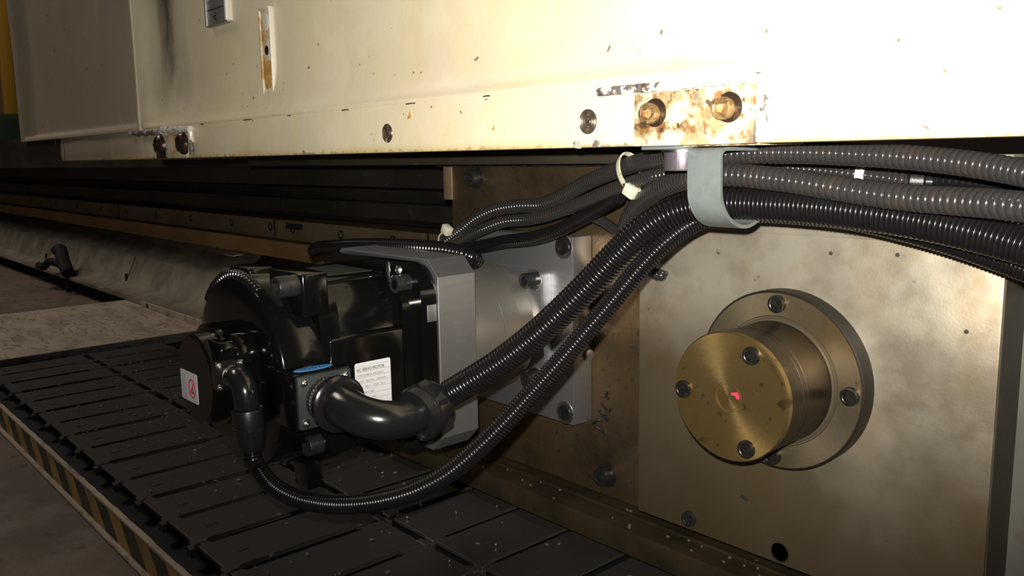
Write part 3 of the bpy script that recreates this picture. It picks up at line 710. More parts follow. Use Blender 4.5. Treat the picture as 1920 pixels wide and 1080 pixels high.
# encoder body with flats and round end cap
bm = bmesh.new()
outl = []
for k in range(48):
    a = 2 * PI * k / 48; r_ = .0520; x_, z_ = r_ * math.cos(a), r_ * math.sin(a)
    z_ = min(z_, .0400); x_ = min(x_, .0440); outl.append((x_, z_))
prism(bm, outl, lambda a, c, d: MX(a, d, c), .2815, .3010, .0020); obj('encoder_body', bm, BPm, mo, angle=30)
bm = bmesh.new(); prism(bm, rrect(.022, .019, .006), lambda a, c, d: MX(a + .020, d, c + .017), .2690, .2830, .0015); obj('encoder_terminal_block', bm, BPm, mo)
bm = bmesh.new(); lathe(bm, MX(0, .2830, 0), (0, -1, 0), [(0, 0), (0, .0425), (.0050, .0425), (.0055, .0395), (.0190, .0385), (.0210, .0365), (.0210, 0)], 64); cap = obj('encoder_cap', bm, BPm, mo, angle=40)
# foot lug under the rear bracket
bm = bmesh.new(); box(bm, AX + .050, AX + .074, .322, .336, AZ - .094, AZ - .070, .002); obj('foot_lug', bm, BPm, mo)
# corner lugs and tie bolts
for (x_, y_, z_, bolt) in ((.068, .324, .080, 1), (.068, .343, -.057, 1), (-.060, .324, .076, 0), (-.060, .324, -.070, 0)):
    if bolt: screw('tie_bolt', MX(x_, y_, z_), (0, -1, 0), .0180, .0180, M['steel_screw'], mo)
    lo_, hi_ = (z_ - .026, z_ + .010) if z_ > 0 else (z_ - .010, z_ + .026)
    bm = bmesh.new(); box(bm, AX + min(x_, x_ * .3), AX + max(x_, x_ * .3) + (.011 if x_ > 0 else 0), y_, y_ + .024, AZ + lo_, AZ + hi_, .0020); obj('bolt_lug', bm, BPm, mo, angle=50)
for (x_, z_) in ((.068, .070), (.068, -.070), (-.068, .070), (-.068, -.070)):
    screw('mounting_bolt', MX(x_, .434, z_), (0, -1, 0), .0165, .0150, M['steel_screw'], mo)
p = (-0.6320, 0.4286, -0.0992)
bm = bmesh.new(); lathe(bm, p, (.6, -.8, .2), [(0, 0), (0, .0036), (.003, .0036), (.004, .002), (.004, 0)], 14); obj('earth_screw', bm, M['zinc'], mo)
bm = bmesh.new(); box(bm, p[0] - .005, p[0] - .001, p[1] - .011, p[1] - .009, p[2] - .010, p[2] + .008, .0004); obj('earth_tab', bm, M['zinc'], mo)

# rating label on the side
lx = AX + .0802
bm = bmesh.new(); prism(bm, [(a + .3862, c + AZ - .0130) for a, c in rrect(.0180, .0215, .0018)], lambda a, c, d: (d, a, c), lx - .0003, lx + .0003); lab = obj('rating_label', bm, M['label_white'], mo, label='white rating label with printed text')
lines = [('AC SERVO MOTOR', .0040), ('TYPE SGMGV-44DDA61', .0032), ('4.4 kW   28.4 N·m   1500 r/min', .0028), ('16.5 A   400 V   CONT.  ins. F', .0028), ('S/N  100425  0001', .0028), ('0 0 0   DATE  1008', .0028), ('IP67   MADE IN JAPAN', .0028)]
zt = AZ + .0085 - .0075
for i, (t, s) in enumerate(lines):
    text_mesh('label_text', t, s, (lx + .0004, .3697, zt - i * .0050), (0, 1, 0), (0, 0, 1), M['label_ink'] if i in (0, 6) else M['label_grey_ink'], lab, sx=.82)
for i in range(8):
    bm = bmesh.new(); z_ = zt + .0042 - i * .0050; box(bm, lx + .0003, lx + .0005, .3695, .4030, z_, z_ + .00022); obj('label_rule', bm, M['label_grey_ink'], lab)
bm = bmesh.new()
for k in range(46):
    box(bm, lx + .0003, lx + .0005, .3800 + k * .0005, .3800 + k * .0005 + random.choice((.0002, .0003)), AZ - .0338, AZ - .0318)
obj('barcode', bm, M['label_ink'], lab, kind='stuff')

# warning label on the encoder cap, with crossed-out hammer sign
bm = bmesh.new(); prism(bm, [(a + AX - .0125, c + AZ - .0080) for a, c in rrect(.0178, .0130, .0012)], lambda a, c, d: (a, d, c), .2616, .2620); wl = obj('warning_label', bm, M['label_white'], mo, label='white warning label with red prohibition sign')
cx_, cz_ = AX - .0055, AZ - .0085
ring = [Vector((cx_ + .0068 * math.cos(t), .2614, cz_ + .0078 * math.sin(t))) for t in [2 * PI * k / 40 for k in range(41)]]
bm = bmesh.new(); sweep(bm, ring, lambda i: .00055, 6, False); obj('prohibition_ring', bm, M['red_ink'], wl)
bm = bmesh.new(); sweep(bm, [Vector((cx_ + .0046, .2613, cz_ + .0056)), Vector((cx_, .2613, cz_)), Vector((cx_ - .0046, .2613, cz_ - .0056))], lambda i: .0005, 6); obj('prohibition_bar', bm, M['red_ink'], wl)
bm = bmesh.new(); box(bm, cx_ - .001, cx_ + .003, .2613, .2616, cz_ - .0045, cz_ - .0030); box(bm, cx_ + .0005, cx_ + .0013, .2613, .2616, cz_ - .0030, cz_ + .0002); obj('hammer_sign', bm, M['label_ink'], wl)
for i in range(4):
    bm = bmesh.new()
    z_ = AZ + .0020
    xx = AX - .0275 + i * .0026
    while z_ > AZ - .0185:
        l_ = random.uniform(.0008, .0022); box(bm, xx, xx + .0009, .2613, .2616, z_ - l_, z_); z_ -= l_ + .0006
    obj('label_lettering', bm, M['label_grey_ink'], wl, kind='stuff')

# power connector
CY, CZ = .3222, -.1870
bm = bmesh.new(); box(bm, AX + .060, -.5880, CY - .0245, CY + .0245, CZ - .0230, CZ + .0220, .0012); pb = obj('connector_box', bm, BPm, mo)
bm = bmesh.new(); prism(bm, [(a + CY, c + CZ) for a, c in rrect(.0235, .0212, .0022)], lambda a, c, d: (d, a, c), -.5880, -.5848, .0004); sq = obj('connector_plate', bm, M['socket_plate'], mo, label='grey square connector plate')
for sy_ in (-1, 1):
    for sz_ in (-1, 1):
        pan_screw('plate_screw', (-.5848, CY + sy_ * .0182, CZ + sz_ * .0162), (1, 0, 0), .0056, M['zinc'], sq)
pf = []
bm = bmesh.new()
# knurled ring
seg = 72; org = Vector((-.5848, CY, CZ)); rows = []
for h_, r_, kn in ((0, .0170, 0), (.0010, .0182, 1), (.0062, .0182, 1), (.0070, .0172, 0)):
    rows.append([bm.verts.new(org + Vector((h_, math.cos(2 * PI * k / seg) * (r_ - (.0007 if kn and k % 2 else 0)), math.sin(2 * PI * k / seg) * (r_ - (.0007 if kn and k % 2 else 0))))) for k in range(seg)])
for A, B in zip(rows, rows[1:]):
    for k in range(seg): bm.faces.new((A[k], A[(k + 1) % seg], B[(k + 1) % seg], B[k]))
obj('knurled_ring', bm, M['oily_screw'], mo, smooth=False)
bm = bmesh.new(); lathe(bm, (-.5778, CY, CZ), (1, 0, 0), [(0, 0), (0, .0150), (.0020, .0176), (.0050, .0180), (.0070, .0150), (.0090, .0190), (.0100, .0222), (.0150, .0225), (.0165, .0205), (.0170, .0180), (.0170, 0)], 40); obj('coupling', bm, M['black_moulding'], mo)
epts = [(-.5640, .322, -.1872), (-.5500, .3222, -.1885), (-.5370, .3255, -.1912), (-.5255, .3370, -.1945), (-.5210, .3530, -.1958), (-.5205, .3660, -.1950)]
bm = bmesh.new(); ep = catmull(epts, .0025); sweep(bm, ep, lambda i: .0162 - .0022 * i / len(ep), 32); obj('elbow', bm, M['black_moulding'], mo, label='glossy black elbow')
d_ = (Vector((-0.5235, 0.3957, -0.1867)) - Vector(epts[-1])).normalized()
nut0 = Vector(epts[-1]) - d_ * .004
bm = bmesh.new(); lathe(bm, nut0, d_, [(0, 0), (0, .0180), (.0010, .0212), (.0070, .0218), (.0080, .0200), (.0095, .0200), (.0105, .0215), (.0200, .0205), (.0250, .0178), (.0265, .0160), (.0265, 0)], 40); obj('conduit_nut', bm, M['black_plastic'], mo)
bm = bmesh.new(); lathe(bm, nut0 + d_ * .0100, d_, [(0, 0), (0, -.0200), (.0085, -.0200), (.0085, 0)], 24); obj('nut_hexagon', bm, M['black_plastic'], mo)
bm = bmesh.new(); lathe(bm, nut0 + d_ * .008 + Vector((0.0, 0, -.0185)), (0.3, -.6, -.7), [(0, 0), (0, .004), (.004, .004), (.004, .0022), (.002, .0022), (.002, 0)], 14); obj('clamp_screw', bm, M['steel_screw'], mo)
PC0 = nut0 + d_ * .022

# blue oval sticker on the box
bm = bmesh.new()
oval = [(.0060 * math.cos(2 * PI * k / 36), .0170 * math.sin(2 * PI * k / 36)) for k in range(36)]
prism(bm, oval, lambda a, c, d: (-.6010 + a, CY - .001 + c, d), CZ + .0219, CZ + .0224); st = obj('blue_sticker', bm, M['blue_sticker'], mo, label='blue oval sticker with digits')
text_mesh('sticker_digits', '4557', .0085, (-.5985, CY - .0125, CZ + .0225), (0, 1, 0), (-1, 0, 0), M['blue_ink'], st, sx=1.15)

# encoder connector, elbow and gland
bm = bmesh.new(); prism(bm, [(a + .2735, c + AZ + .0105) for a, c in rrect(.0118, .0118, .002)], lambda a, c, d: (d, a, c), AX + .0380, AX + .0465, .0005); ec = obj('encoder_plate', bm, M['black_moulding'], mo)
for sy_ in (-1, 1):
    for sz_ in (-1, 1):
        pan_screw('plate_screw', (AX + .0465, .2735 + sy_ * .0090, AZ + .0105 + sz_ * .0088), (1, 0, 0), .0042, M['zinc'], ec)
g0 = Vector((AX + .0465, .2735, AZ + .0105))
bm = bmesh.new(); lathe(bm, g0, (1, 0, 0), [(0, 0), (0, .0088), (.004, .0088), (.0045, .0080), (.0075, .0080), (.0080, .0092), (.0120, .0092), (.0120, 0)], 28); obj('encoder_coupling', bm, M['oily_screw'], mo)
ee = [g0 + Vector((.011, 0, 0)), g0 + Vector((.018, 0, -.0008)), g0 + Vector((.0245, 0, -.0060)), g0 + Vector((.0265, .0002, -.014)), g0 + Vector((.0268, .0004, -.022))]
bm = bmesh.new(); ep = catmull(ee, .0015); sweep(bm, ep, lambda i: .0098, 28); obj('encoder_elbow', bm, M['black_moulding'], mo)
e1 = ee[-1]
bm = bmesh.new(); lathe(bm, e1, (0, 0.04, -1), [(0, 0), (0, .0118), (.0010, .0123), (.0130, .0123), (.0132, .0120), (.0140, .0120), (.0142, .0126), (.0215, .0124), (.0217, .0118), (.0300, .0112), (.0335, .0100), (.0335, 0)], 36); gl = obj('cable_gland', bm, M['black_plastic'], mo)
bm = bmesh.new(); box(bm, e1.x + .0105, e1.x + .0128, e1.y - .006, e1.y + .005, e1.z - .0215, e1.z - .0145, .0004); obj('gland_flat', bm, M['black_plastic'], gl)
EC0 = e1 + Vector((0, .0013, -.031))

# ------------------------------------------------------------------ hoses
def hose(label, P, R, pitch, mat, kind='round', depth=.1, seg=22, group=None, end=None):
    bm = bmesh.new(); corrugated(bm, P, R, pitch, depth, seg, kind)
    o = obj('corrugated_hose', bm, mat, None, Vector(P[0]), angle=80)
    tag(o, label, 'hose', group)
    return o
hose('thick glossy black conduit rising from the motor elbow to the strap, then right',
     [PC0, PC0 + d_ * .012, (-0.5028, 0.4050, -0.1724), (-0.4824, 0.4180, -0.1562), (-0.4588, 0.4300, -0.1353), (-0.4373, 0.4400, -0.1135), (-0.4197, 0.4500, -0.0932), (-0.4028, 0.4600, -0.0721), (-0.3850, 0.4680, -0.0533), (-0.3703, 0.4760, -0.0423), (-0.3551, 0.4860, -0.0364), (-0.3347, 0.4940, -0.0340), (-0.3098, 0.5000, -0.0342), (-0.2776, 0.5040, -0.0351), (-0.2435, 0.5060, -0.0377), (-0.2123, 0.5080, -0.0413), (-0.1827, 0.5080, -0.0460), (-0.1522, 0.5060, -0.0522), (-0.1142, 0.5000, -0.0606)],
     .0112, .0031, M['hose_black'], depth=.16, seg=28)
hose('thinner black conduit looping under the motor from the encoder gland, up to the strap',
     [EC0, EC0 + Vector((.0005, .0005, -.012)), (-0.6333, 0.2820, -0.2425), (-0.6176, 0.2860, -0.2560), (-0.5938, 0.2920, -0.2619), (-0.5655, 0.3020, -0.2624), (-0.5347, 0.3120, -0.2568), (-0.5091, 0.3240, -0.2492), (-0.4849, 0.3360, -0.2381), (-0.4645, 0.3500, -0.2233), (-0.4473, 0.3660, -0.2031), (-0.4334, 0.3820, -0.1820), (-0.4226, 0.3980, -0.1617), (-0.4125, 0.4120, -0.1432), (-0.4018, 0.4280, -0.1219), (-0.3912, 0.4440, -0.1007), (-0.3806, 0.4600, -0.0787), (-0.3700, 0.4760, -0.0606), (-0.3615, 0.4950, -0.0487), (-0.3511, 0.5120, -0.0432), (-0.3287, 0.5240, -0.0416), (-0.2996, 0.5300, -0.0423), (-0.2639, 0.5340, -0.0446), (-0.2301, 0.5360, -0.0505), (-0.1989, 0.5380, -0.0580), (-0.1693, 0.5380, -0.0668), (-0.1258, 0.5350, -0.0810)],
     .0073, .0024, M['hose_black'], depth=.14, seg=22)
hose('topmost grey ribbed hose, just under the cream casting at right, arching left to the motor',
     [(-0.7849, 0.6000, -0.0950), (-0.7575, 0.6000, -0.0811), (-0.7284, 0.6000, -0.0666), (-0.6964, 0.6000, -0.0566), (-0.6579, 0.6000, -0.0514), (-0.6280, 0.6000, -0.0494), (-0.5928, 0.5940, -0.0407), (-0.5492, 0.5820, -0.0267), (-0.5051, 0.5660, -0.0163), (-0.4572, 0.5450, -0.0078), (-0.4101, 0.5200, -0.0031), (-0.3744, 0.5050, -0.0014), (-0.3439, 0.5000, -0.0013), (-0.3167, 0.5030, -0.0007), (-0.2875, 0.5060, -0.0008), (-0.2529, 0.5080, -0.0023), (-0.2204, 0.5080, -0.0045), (-0.1892, 0.5040, -0.0077), (-0.1653, 0.4980, -0.0111), (-0.1426, 0.4900, -0.0150), (-0.1124, 0.4800, -0.0215)],
     .0074, .0042, M['hose_grey'], 'band', .15)
hose('grey ribbed hose second from top, tied to the arch and dipping behind the aluminium plate',
     [(-0.7652, 0.5900, -0.1003), (-0.7380, 0.5880, -0.0900), (-0.7028, 0.5860, -0.0773), (-0.6678, 0.5860, -0.0677), (-0.6348, 0.5860, -0.0640), (-0.6033, 0.5820, -0.0587), (-0.5679, 0.5760, -0.0503), (-0.5275, 0.5660, -0.0398), (-0.4865, 0.5520, -0.0294), (-0.4485, 0.5380, -0.0218), (-0.4163, 0.5280, -0.0162), (-0.3927, 0.5300, -0.0138), (-0.3699, 0.5450, -0.0125), (-0.3434, 0.5600, -0.0113), (-0.3123, 0.5650, -0.0130), (-0.2817, 0.5670, -0.0159), (-0.2531, 0.5690, -0.0194), (-0.2423, 0.5700, -0.0210)],
     .0062, .0040, M['hose_grey'], 'band', .15)
hose('middle grey ribbed hose at right, bending down behind the thick conduit left of the strap',
     [(-0.4904, 0.5750, -0.0844), (-0.4887, 0.5700, -0.0697), (-0.4754, 0.5600, -0.0545), (-0.4513, 0.5450, -0.0403), (-0.4189, 0.5250, -0.0285), (-0.3882, 0.5080, -0.0210), (-0.3606, 0.4960, -0.0166), (-0.3325, 0.4900, -0.0148), (-0.3041, 0.4900, -0.0164), (-0.2777, 0.4900, -0.0192), (-0.2530, 0.4900, -0.0224), (-0.2300, 0.4900, -0.0254), (-0.2075, 0.4880, -0.0272), (-0.1824, 0.4820, -0.0278), (-0.1586, 0.4740, -0.0284), (-0.1345, 0.4660, -0.0296), (-0.1059, 0.4560, -0.0319)],
     .0078, .0046, M['hose_grey'], 'band', .15)
hose('dark hose draped along the top edge of the aluminium mounting plate',
     [(-0.7360, 0.5800, -0.1011), (-0.6983, 0.5780, -0.0948), (-0.6527, 0.5760, -0.0861), (-0.6105, 0.5740, -0.0801), (-0.5769, 0.5740, -0.0709), (-0.5486, 0.5740, -0.0595), (-0.5196, 0.5680, -0.0482), (-0.4840, 0.5560, -0.0354)],
     .0068, .0036, M['hose_black'], 'band', .06)
hose('black hose in the bundle just below the arched one',
     [(-0.7729, 0.6000, -0.0973), (-0.7506, 0.6060, -0.0848), (-0.7245, 0.6120, -0.0731), (-0.6930, 0.6160, -0.0661), (-0.6590, 0.6200, -0.0603), (-0.6228, 0.6200, -0.0524)],
     .0058, .0032, M['hose_black'], 'round', .12)
hose('thin hose crossing down behind the thick conduit, its end resting on the tan plate',
     [(-0.5866, 0.6100, -0.0549), (-0.5668, 0.6080, -0.0582), (-0.5433, 0.6050, -0.0642), (-0.5189, 0.6000, -0.0736), (-0.4961, 0.5920, -0.0863), (-0.4804, 0.5880, -0.0977), (-0.4684, 0.5880, -0.1047), (-0.4633, 0.5890, -0.1053), (-0.4618, 0.5900, -0.1006)],
     .0050, .0032, M['hose_grey'], 'round', .1)
hose('thin ribbed black hose lying across the top of the motor',
     [(-1.0191, 0.5550, -0.1202), (-0.9863, 0.5450, -0.1135), (-0.9146, 0.5250, -0.1056), (-0.8265, 0.5050, -0.0968), (-0.7545, 0.5000, -0.0921), (-0.6996, 0.5020, -0.0902), (-0.6659, 0.5100, -0.0912), (-0.6450, 0.5200, -0.0959), (-0.6466, 0.5300, -0.1022)],
     .0086, .0040, M['hose_black'], 'round', .16)
hose('thin dark hose beyond the round connector, in the gap at upper right',
     [(-0.2390, 0.5750, -0.0201), (-0.2183, 0.5750, -0.0206), (-0.1993, 0.5750, -0.0220), (-0.1783, 0.5750, -0.0240), (-0.1556, 0.5750, -0.0268)],
     .0046, .0040, M['hose_black'], 'band', .05)
o = thing('hose_connector', 'round black coupling joining two hoses in the gap at upper right', 'connector', (-0.2418, 0.5720, -0.0207))
p0 = Vector((-0.2470, 0.5710, -0.0201)); p1 = Vector((-0.2372, 0.5740, -0.0208)); dd = (p1 - p0).normalized()
bm = bmesh.new(); lathe(bm, p0, dd, [(0, 0), (0, .0066), (.003, .0095), (.011, .0095), (.012, .0070), (.013, .0)], 26); obj('collar', bm, M['black_plastic'], o)
bm = bmesh.new(); lathe(bm, p0 + dd * .012, dd, [(0, 0), (0, .0065), (.004, .0065), (.004, 0)], 24); obj('lock_ring', bm, M['black_moulding'], o)

# ------------------------------------------------------------------ zip ties
def ring_tie(label, center, n, a, b_, w_, th, mat, head=None, tail=None):
    """flattened band: plane normal n, half sizes a (up) and b_ (side)"""
    c = Vector(center); n = Vector(n).normalized()
    up = (Vector((0, 0, 1)) - n * n.z).normalized(); sd = n.cross(up)
    t = thing('zip_tie', label, 'cable tie', c)
    bm = bmesh.new(); seg = 40; R_ = []
    for k in range(seg):
        an = 2 * PI * k / seg
        d = sd * (math.cos(an) * b_) + up * (math.sin(an) * a)
        dn = (sd * math.cos(an) / b_ + up * math.sin(an) / a).normalized()
        R_.append([bm.verts.new(c + d + n * (s * w_ / 2) + dn * q) for s, q in ((-1, 0), (1, 0), (1, th), (-1, th))])
    for k in range(seg):
        A = R_[k]; B = R_[(k + 1) % seg]
        for j in range(4): bm.faces.new((A[j], A[(j + 1) % 4], B[(j + 1) % 4], B[j]))
    obj('band', bm, mat, t)
    if head is not None:
        h_ = Vector(head); bm = bmesh.new(); box(bm, -.0058, .0058, -.0045, .0045, -.0052, .0052, .0014)
        bmesh.ops.rotate(bm, verts=bm.verts, cent=(0, 0, 0), matrix=Matrix.Rotation(.5, 3, 'Y'))
        bmesh.ops.translate(bm, verts=bm.verts, vec=h_); obj('head', bm, mat, t)
        if tail is not None:
            bm = bmesh.new(); sweep(bm, [h_, h_.lerp(Vector(tail), .5), Vector(tail)], lambda i: .0016 - .0005 * i, 6); obj('tail', bm, mat, t)
    return t
ring_tie('yellowed nylon cable tie round two grey hoses left of the strap, its square head below',
         (Vector((-0.4632, 0.5460, -0.0143))), (0.85, -0.30, .42), .0160, .0098, .0048, .0012, M['tie'], (-0.4504, 0.5330, -0.0294), (-0.4379, 0.5300, -0.0290))
ring_tie('small pale cable tie at the left end of the hose bundle above the motor',
         (Vector((-0.7752, 0.5940, -0.0970))), (0.75, -.2, .6), .0135, .0110, .0035, .0010, M['tie'], (-0.7687, 0.5880, -0.0815))
ring_tie('white cable tie in the gap between the two grey hoses at right',
         (Vector((-0.2733, 0.5660, -0.0166))), (0.95, 0.0, -.08), .0078, .0076, .0060, .0009, M['tie_white'])

# ------------------------------------------------------------------ strap hanging from the block
stp = thing('hose_strap', 'galvanised steel J-shaped strap carrying the hoses below the rusty block', 'strap', (-.33, .47, .005))
BT = .0050     # underside of the block
x0, x1 = -.3385, -.3130
path = []
path += [(.500, BT - .0015), (.462, BT - .0015)]
for a in (20, 45, 70, 90):
    ar = math.radians(a); path.append((.462 - .006 * math.sin(ar), BT - .0075 + .006 * math.cos(ar)))
path += [(.4562, -.020)]
cy_, cz_, rr = .4862, -.0225, .0300
for a in range(190, 352, 9):
    ar = math.radians(a); path.append((cy_ + rr * math.cos(ar), cz_ + rr * 0.90 * math.sin(ar)))
path += [(.5170, -.0200), (.5175, -.0120)]
bm = bmesh.new(); th = .0024; n = len(path); rows = []
for i, (y_, z_) in enumerate(path):
    a = path[max(i - 1, 0)]; c = path[min(i + 1, n - 1)]
    t = Vector((c[0] - a[0], c[1] - a[1])).normalized(); nn = Vector((-t.y, t.x)) * th
    rows.append([bm.verts.new((xx, y_ + (nn.x if q else 0), z_ + (nn.y if q else 0))) for xx, q in ((x0, 0), (x1, 0), (x1, 1), (x0, 1))])
for A, B in zip(rows, rows[1:]):
    for j in range(4): bm.faces.new((A[j], A[(j + 1) % 4], B[(j + 1) % 4], B[j]))
bm.faces.new(rows[0]); bm.faces.new(rows[-1][::-1])
obj('band', bm, M['galvanised'], stp, angle=40)
bm = bmesh.new(); box(bm, -.372, -.3385, .450, .485, BT - .0024, BT, .0006); obj('bolt_tab', bm, M['galvanised'], stp)
bm = bmesh.new(); lathe(bm, (-.3500, .4660, BT - .0024), (0, 0, -1), [(0, 0), (0, .0138), (.0018, .0138), (.0018, 0)], 30); obj('washer', bm, M['zinc'], stp)
screw('strap_bolt', (-.3500, .4660, BT - .0040), (0, 0, -1), .0245, .0125, M['bolt_purple'], stp, label='knurled dark cap bolt head')

# ------------------------------------------------------------------ cream casting
sc = thing('machine_saddle', 'big cream painted casting filling the top of the frame', 'machine casting', (-.8, .47, .005))
YC, YP = .450, .473
prof = [(.72, .012), (.62, .012), (.56, .009), (.453, .005), (.4505, .0055), (YC, .0075), (YC, .047), (.4507, .0482), (.4500, .0492), (.4502, .0510), (.4515, .0525), (.4545, .0550), (.4590, .0600), (.4635, .0670), (.4670, .0760), (.4698, .0870), (.4718, .1000), (YP, .116), (YP, .20), (YP, .45), (YP, .95), (.72, .95)]
def wob(x, z): return 0.0006 * math.sin(x * 11 + z * 23) + 0.0005 * math.sin(x * 29 - z * 13)
bm = bmesh.new(); rows = []
xs = [-1.325 + (0.45 + 1.325) * i / 120 for i in range(121)]
for x_ in xs:
    k = min(1.0, max(0.0, (x_ + 1.325) / .030)); k = .8 * k + .2 * k * k * (3 - 2 * k)
    rows.append([bm.verts.new((x_, (y_ if z_ < .0493 or y_ > .6 else YC - .002 + (y_ + wob(x_, z_) - YC + .002) * k), z_)) for y_, z_ in prof])
for A, B in zip(rows, rows[1:]):
    for j in range(len(prof) - 1): bm.faces.new((A[j], A[j + 1], B[j + 1], B[j]))
bm.faces.new(rows[-1]); bm.faces.new(rows[0][::-1])
body = obj('web_panel', bm, M['cream'], sc, angle=60)
# left end: panel with a beaded border
def grid_panel(name, x0, x1, z0, z1, depth_fn, nx, nz):
    bm = bmesh.new(); G = []
    for i in range(nx + 1):
        x_ = x0 + (x1 - x0) * i / nx
        G.append([bm.verts.new((x_, depth_fn(x_, z0 + (z1 - z0) * j / nz), z0 + (z1 - z0) * j / nz)) for j in range(nz + 1)])
    for i in range(nx):
        for j in range(nz): bm.faces.new((G[i][j], G[i][j + 1], G[i + 1][j + 1], G[i + 1][j]))
    # side returns
    back = .72
    def ret(L_):
        Bk = [bm.verts.new((v.co.x, back, v.co.z)) for v in L_]
        for a in range(len(L_) - 1): bm.faces.new((L_[a], L_[a + 1], Bk[a + 1], Bk[a]))
    ret(G[0]); ret(G[-1]); ret([g[0] for g in G]); ret([g[-1] for g in G])
    return obj(name, bm, M['cream'], sc, angle=60)
def sm(t): t = max(0, min(1, t)); return t * t * (3 - 2 * t)
def left_depth(x_, z_):
    xl = -2.085; d = 0.0
    e = min((x_ - xl - .050) / .035, (z_ - .052) / .008, (-1.335 - x_) / .012)
    edge = min((x_ - xl) / .030, 1)
    y_ = YC - .004 + .020 * sm(e)
    if x_ < xl + .03: y_ += .030 * (1 - sm(edge)) ** 1.5
    return y_ + wob(x_, z_) * .8
grid_panel('end_panel', -2.085, -1.325, .047, .95, left_depth, 150, 260)
bm = bmesh.new(); box(bm, -2.03, -1.325, YC + .0005, .72, .0055, .047, .0008); obj('end_rim', bm, M['cream'], sc)
# tapped holes in the rim
for P_ in ((-0.6740, 0.4498, 0.0230), (-0.4200, 0.4498, 0.0233)):
    bm = bmesh.new(); R0 = .0088; prof2 = [(0.0003, 0), (0.0003, .0002)]
    pr = [(.0006, R0), (.0003, R0 * .97)]
    for t in range(7):
        pr += [(-.0002 + .0003 * 0 + .00004 * t + .0003, R0 * (.93 - .11 * t)), (.00062 if t % 2 == 0 else .00045, R0 * (.885 - .11 * t))]
    pr.append((.0004, 0))
    lathe(bm, P_, (0, -1, 0), pr, 26); obj('tapped_hole', bm, M['thread'], sc, angle=20)
for P_ in ((-0.2245, 0.4498, 0.0091), (-0.1892, 0.4498, 0.0094), (-0.4306, 0.4498, 0.0072), (-0.4114, 0.4498, 0.0075)):
    bm = bmesh.new()
    pl = [(random.uniform(.6, 1.1) * .0045 * math.cos(2 * PI * k / 12) * 1.2, random.uniform(.5, 1.0) * .0035 * math.sin(2 * PI * k / 12)) for k in range(12)]
    prism(bm, pl, lambda a, c, d: (P_[0] + a, d, P_[2] + c), P_[1] - .0003, P_[1] + .0008); obj('paint_chip', bm, M['mauve_edge'], sc)
for (px_, s_) in (((-0.6388, 0.4498, 0.0379), .0035), ((-0.5234, 0.4498, 0.0225), .0018)):
    bm = bmesh.new(); prism(bm, [(-s_, -s_), (s_ * .9, -s_ * .6), (s_ * .6, s_ * 1.3)], lambda a, c, d: (px_[0] + a, d, px_[2] + c), .4496, .4502); obj('paint_chip', bm, M['rust_orange'], sc)
for P_, l_ in (((-1.1081, 0.4495, 0.0500), .010), ((-0.9804, 0.4495, 0.0480), .022), ((-0.7541, 0.4495, 0.0500), .012), ((-0.6435, 0.4495, 0.0489), .014), ((-0.5354, 0.4495, 0.0478), .008), ((-0.8679, 0.4495, 0.0553), .006)):
    bm = bmesh.new(); polyline_tube(bm, [(P_[0], .4502, .0478), (P_[0] + l_ * .5, .4496, .0481), (P_[0] + l_, .4502, .0479)], .0006, 5, .002); obj('paint_crack', bm, M['dark_rust'], sc)
# cast nameplate
bm = bmesh.new()
xa, xb, za, zb = -1.1040, -1.0410, .1700, .2500
box(bm, xa, xb, .4655, YP + .002, za, zb, .0012); npl = obj('nameplate', bm, M['nameplate'], sc, label='grey cast maker plate with raised characters')
bm = bmesh.new(); box(bm, xb - .0045, xb + .0008, .4640, YP + .002, za + .002, zb, .0010); obj('nameplate_rim', bm, M['nameplate_edge'], npl)
bm = bmesh.new(); box(bm, xa - .0008, xa + .0035, .4640, YP + .002, za + .001, zb, .0010); obj('nameplate_rim', bm, M['nameplate'], npl)
bm = bmesh.new(); box(bm, xa + .006, xb - .008, .4650, .4657, .1895, .1905); obj('nameplate_groove', bm, M['dark_rust'], npl)
screw('nameplate_rivet', (-1.0745, .4655, .1795), (0, -1, 0), .0060, .0015, M['oily_screw'], npl)
text_mesh('nameplate_characters', '5042', .017, (-1.098, .4652, .2020), (1, 0, 0), (0, 0, 1), M['nameplate_edge'], npl, depth=.0004, sx=1.1)
# rusty slot strip
bm = bmesh.new()
xa, xb, za, zb = -.9590, -.9330, .0740, .1730
box(bm, xa, xb, .4690, YP + .001, za, zb, .0010); ss = obj('slot_strip', bm, M['slot_rust'], sc, label='rusty vertical strip with plugged holes')
for r_ in ((xa - .0015, xa + .0018, za, zb), (xb - .0014, xb + .0006, za + .002, zb), (xa, xb, zb - .0015, zb + .0015)):
    bm = bmesh.new(); box(bm, r_[0], r_[1], .4668, YP, r_[2], r_[3], .0008); obj('strip_rim', bm, M['nameplate_edge'] if r_[0] > xa + .01 else M['slot_rust'], ss)
for (x_, z_, a, c, mt) in ((-.9455, .1580, .0075, .0095, M['nameplate_edge']), (-.9465, .0895, .0085, .0100, M['rust_orange']), (-.9445, .1090, .0090, .0060, M['rust_orange'])):
    bm = bmesh.new(); prism(bm, [(a * math.cos(2 * PI * k / 24), c * math.sin(2 * PI * k / 24)) for k in range(24)], lambda u_, v_, d: (x_ + u_, d, z_ + v_), .4684, .4692, .0003); obj('plug', bm, mt, ss)
bm = bmesh.new(); prism(bm, [(.0045 * math.cos(2 * PI * k / 24), .0055 * math.sin(2 * PI * k / 24)) for k in range(24)], lambda u_, v_, d: (-.9468 + u_, d, .1265 + v_), .4685, .4691); obj('screw_hole', bm, M['steel_screw'], ss)
bm = bmesh.new(); polyline_tube(bm, [(-.955, .4722, .0735), (-.945, .4715, .0710), (-.935, .4722, .0730), (-.930, .4722, .0770)], .0022, 6); obj('rust_drip', bm, M['dark_rust'], ss)
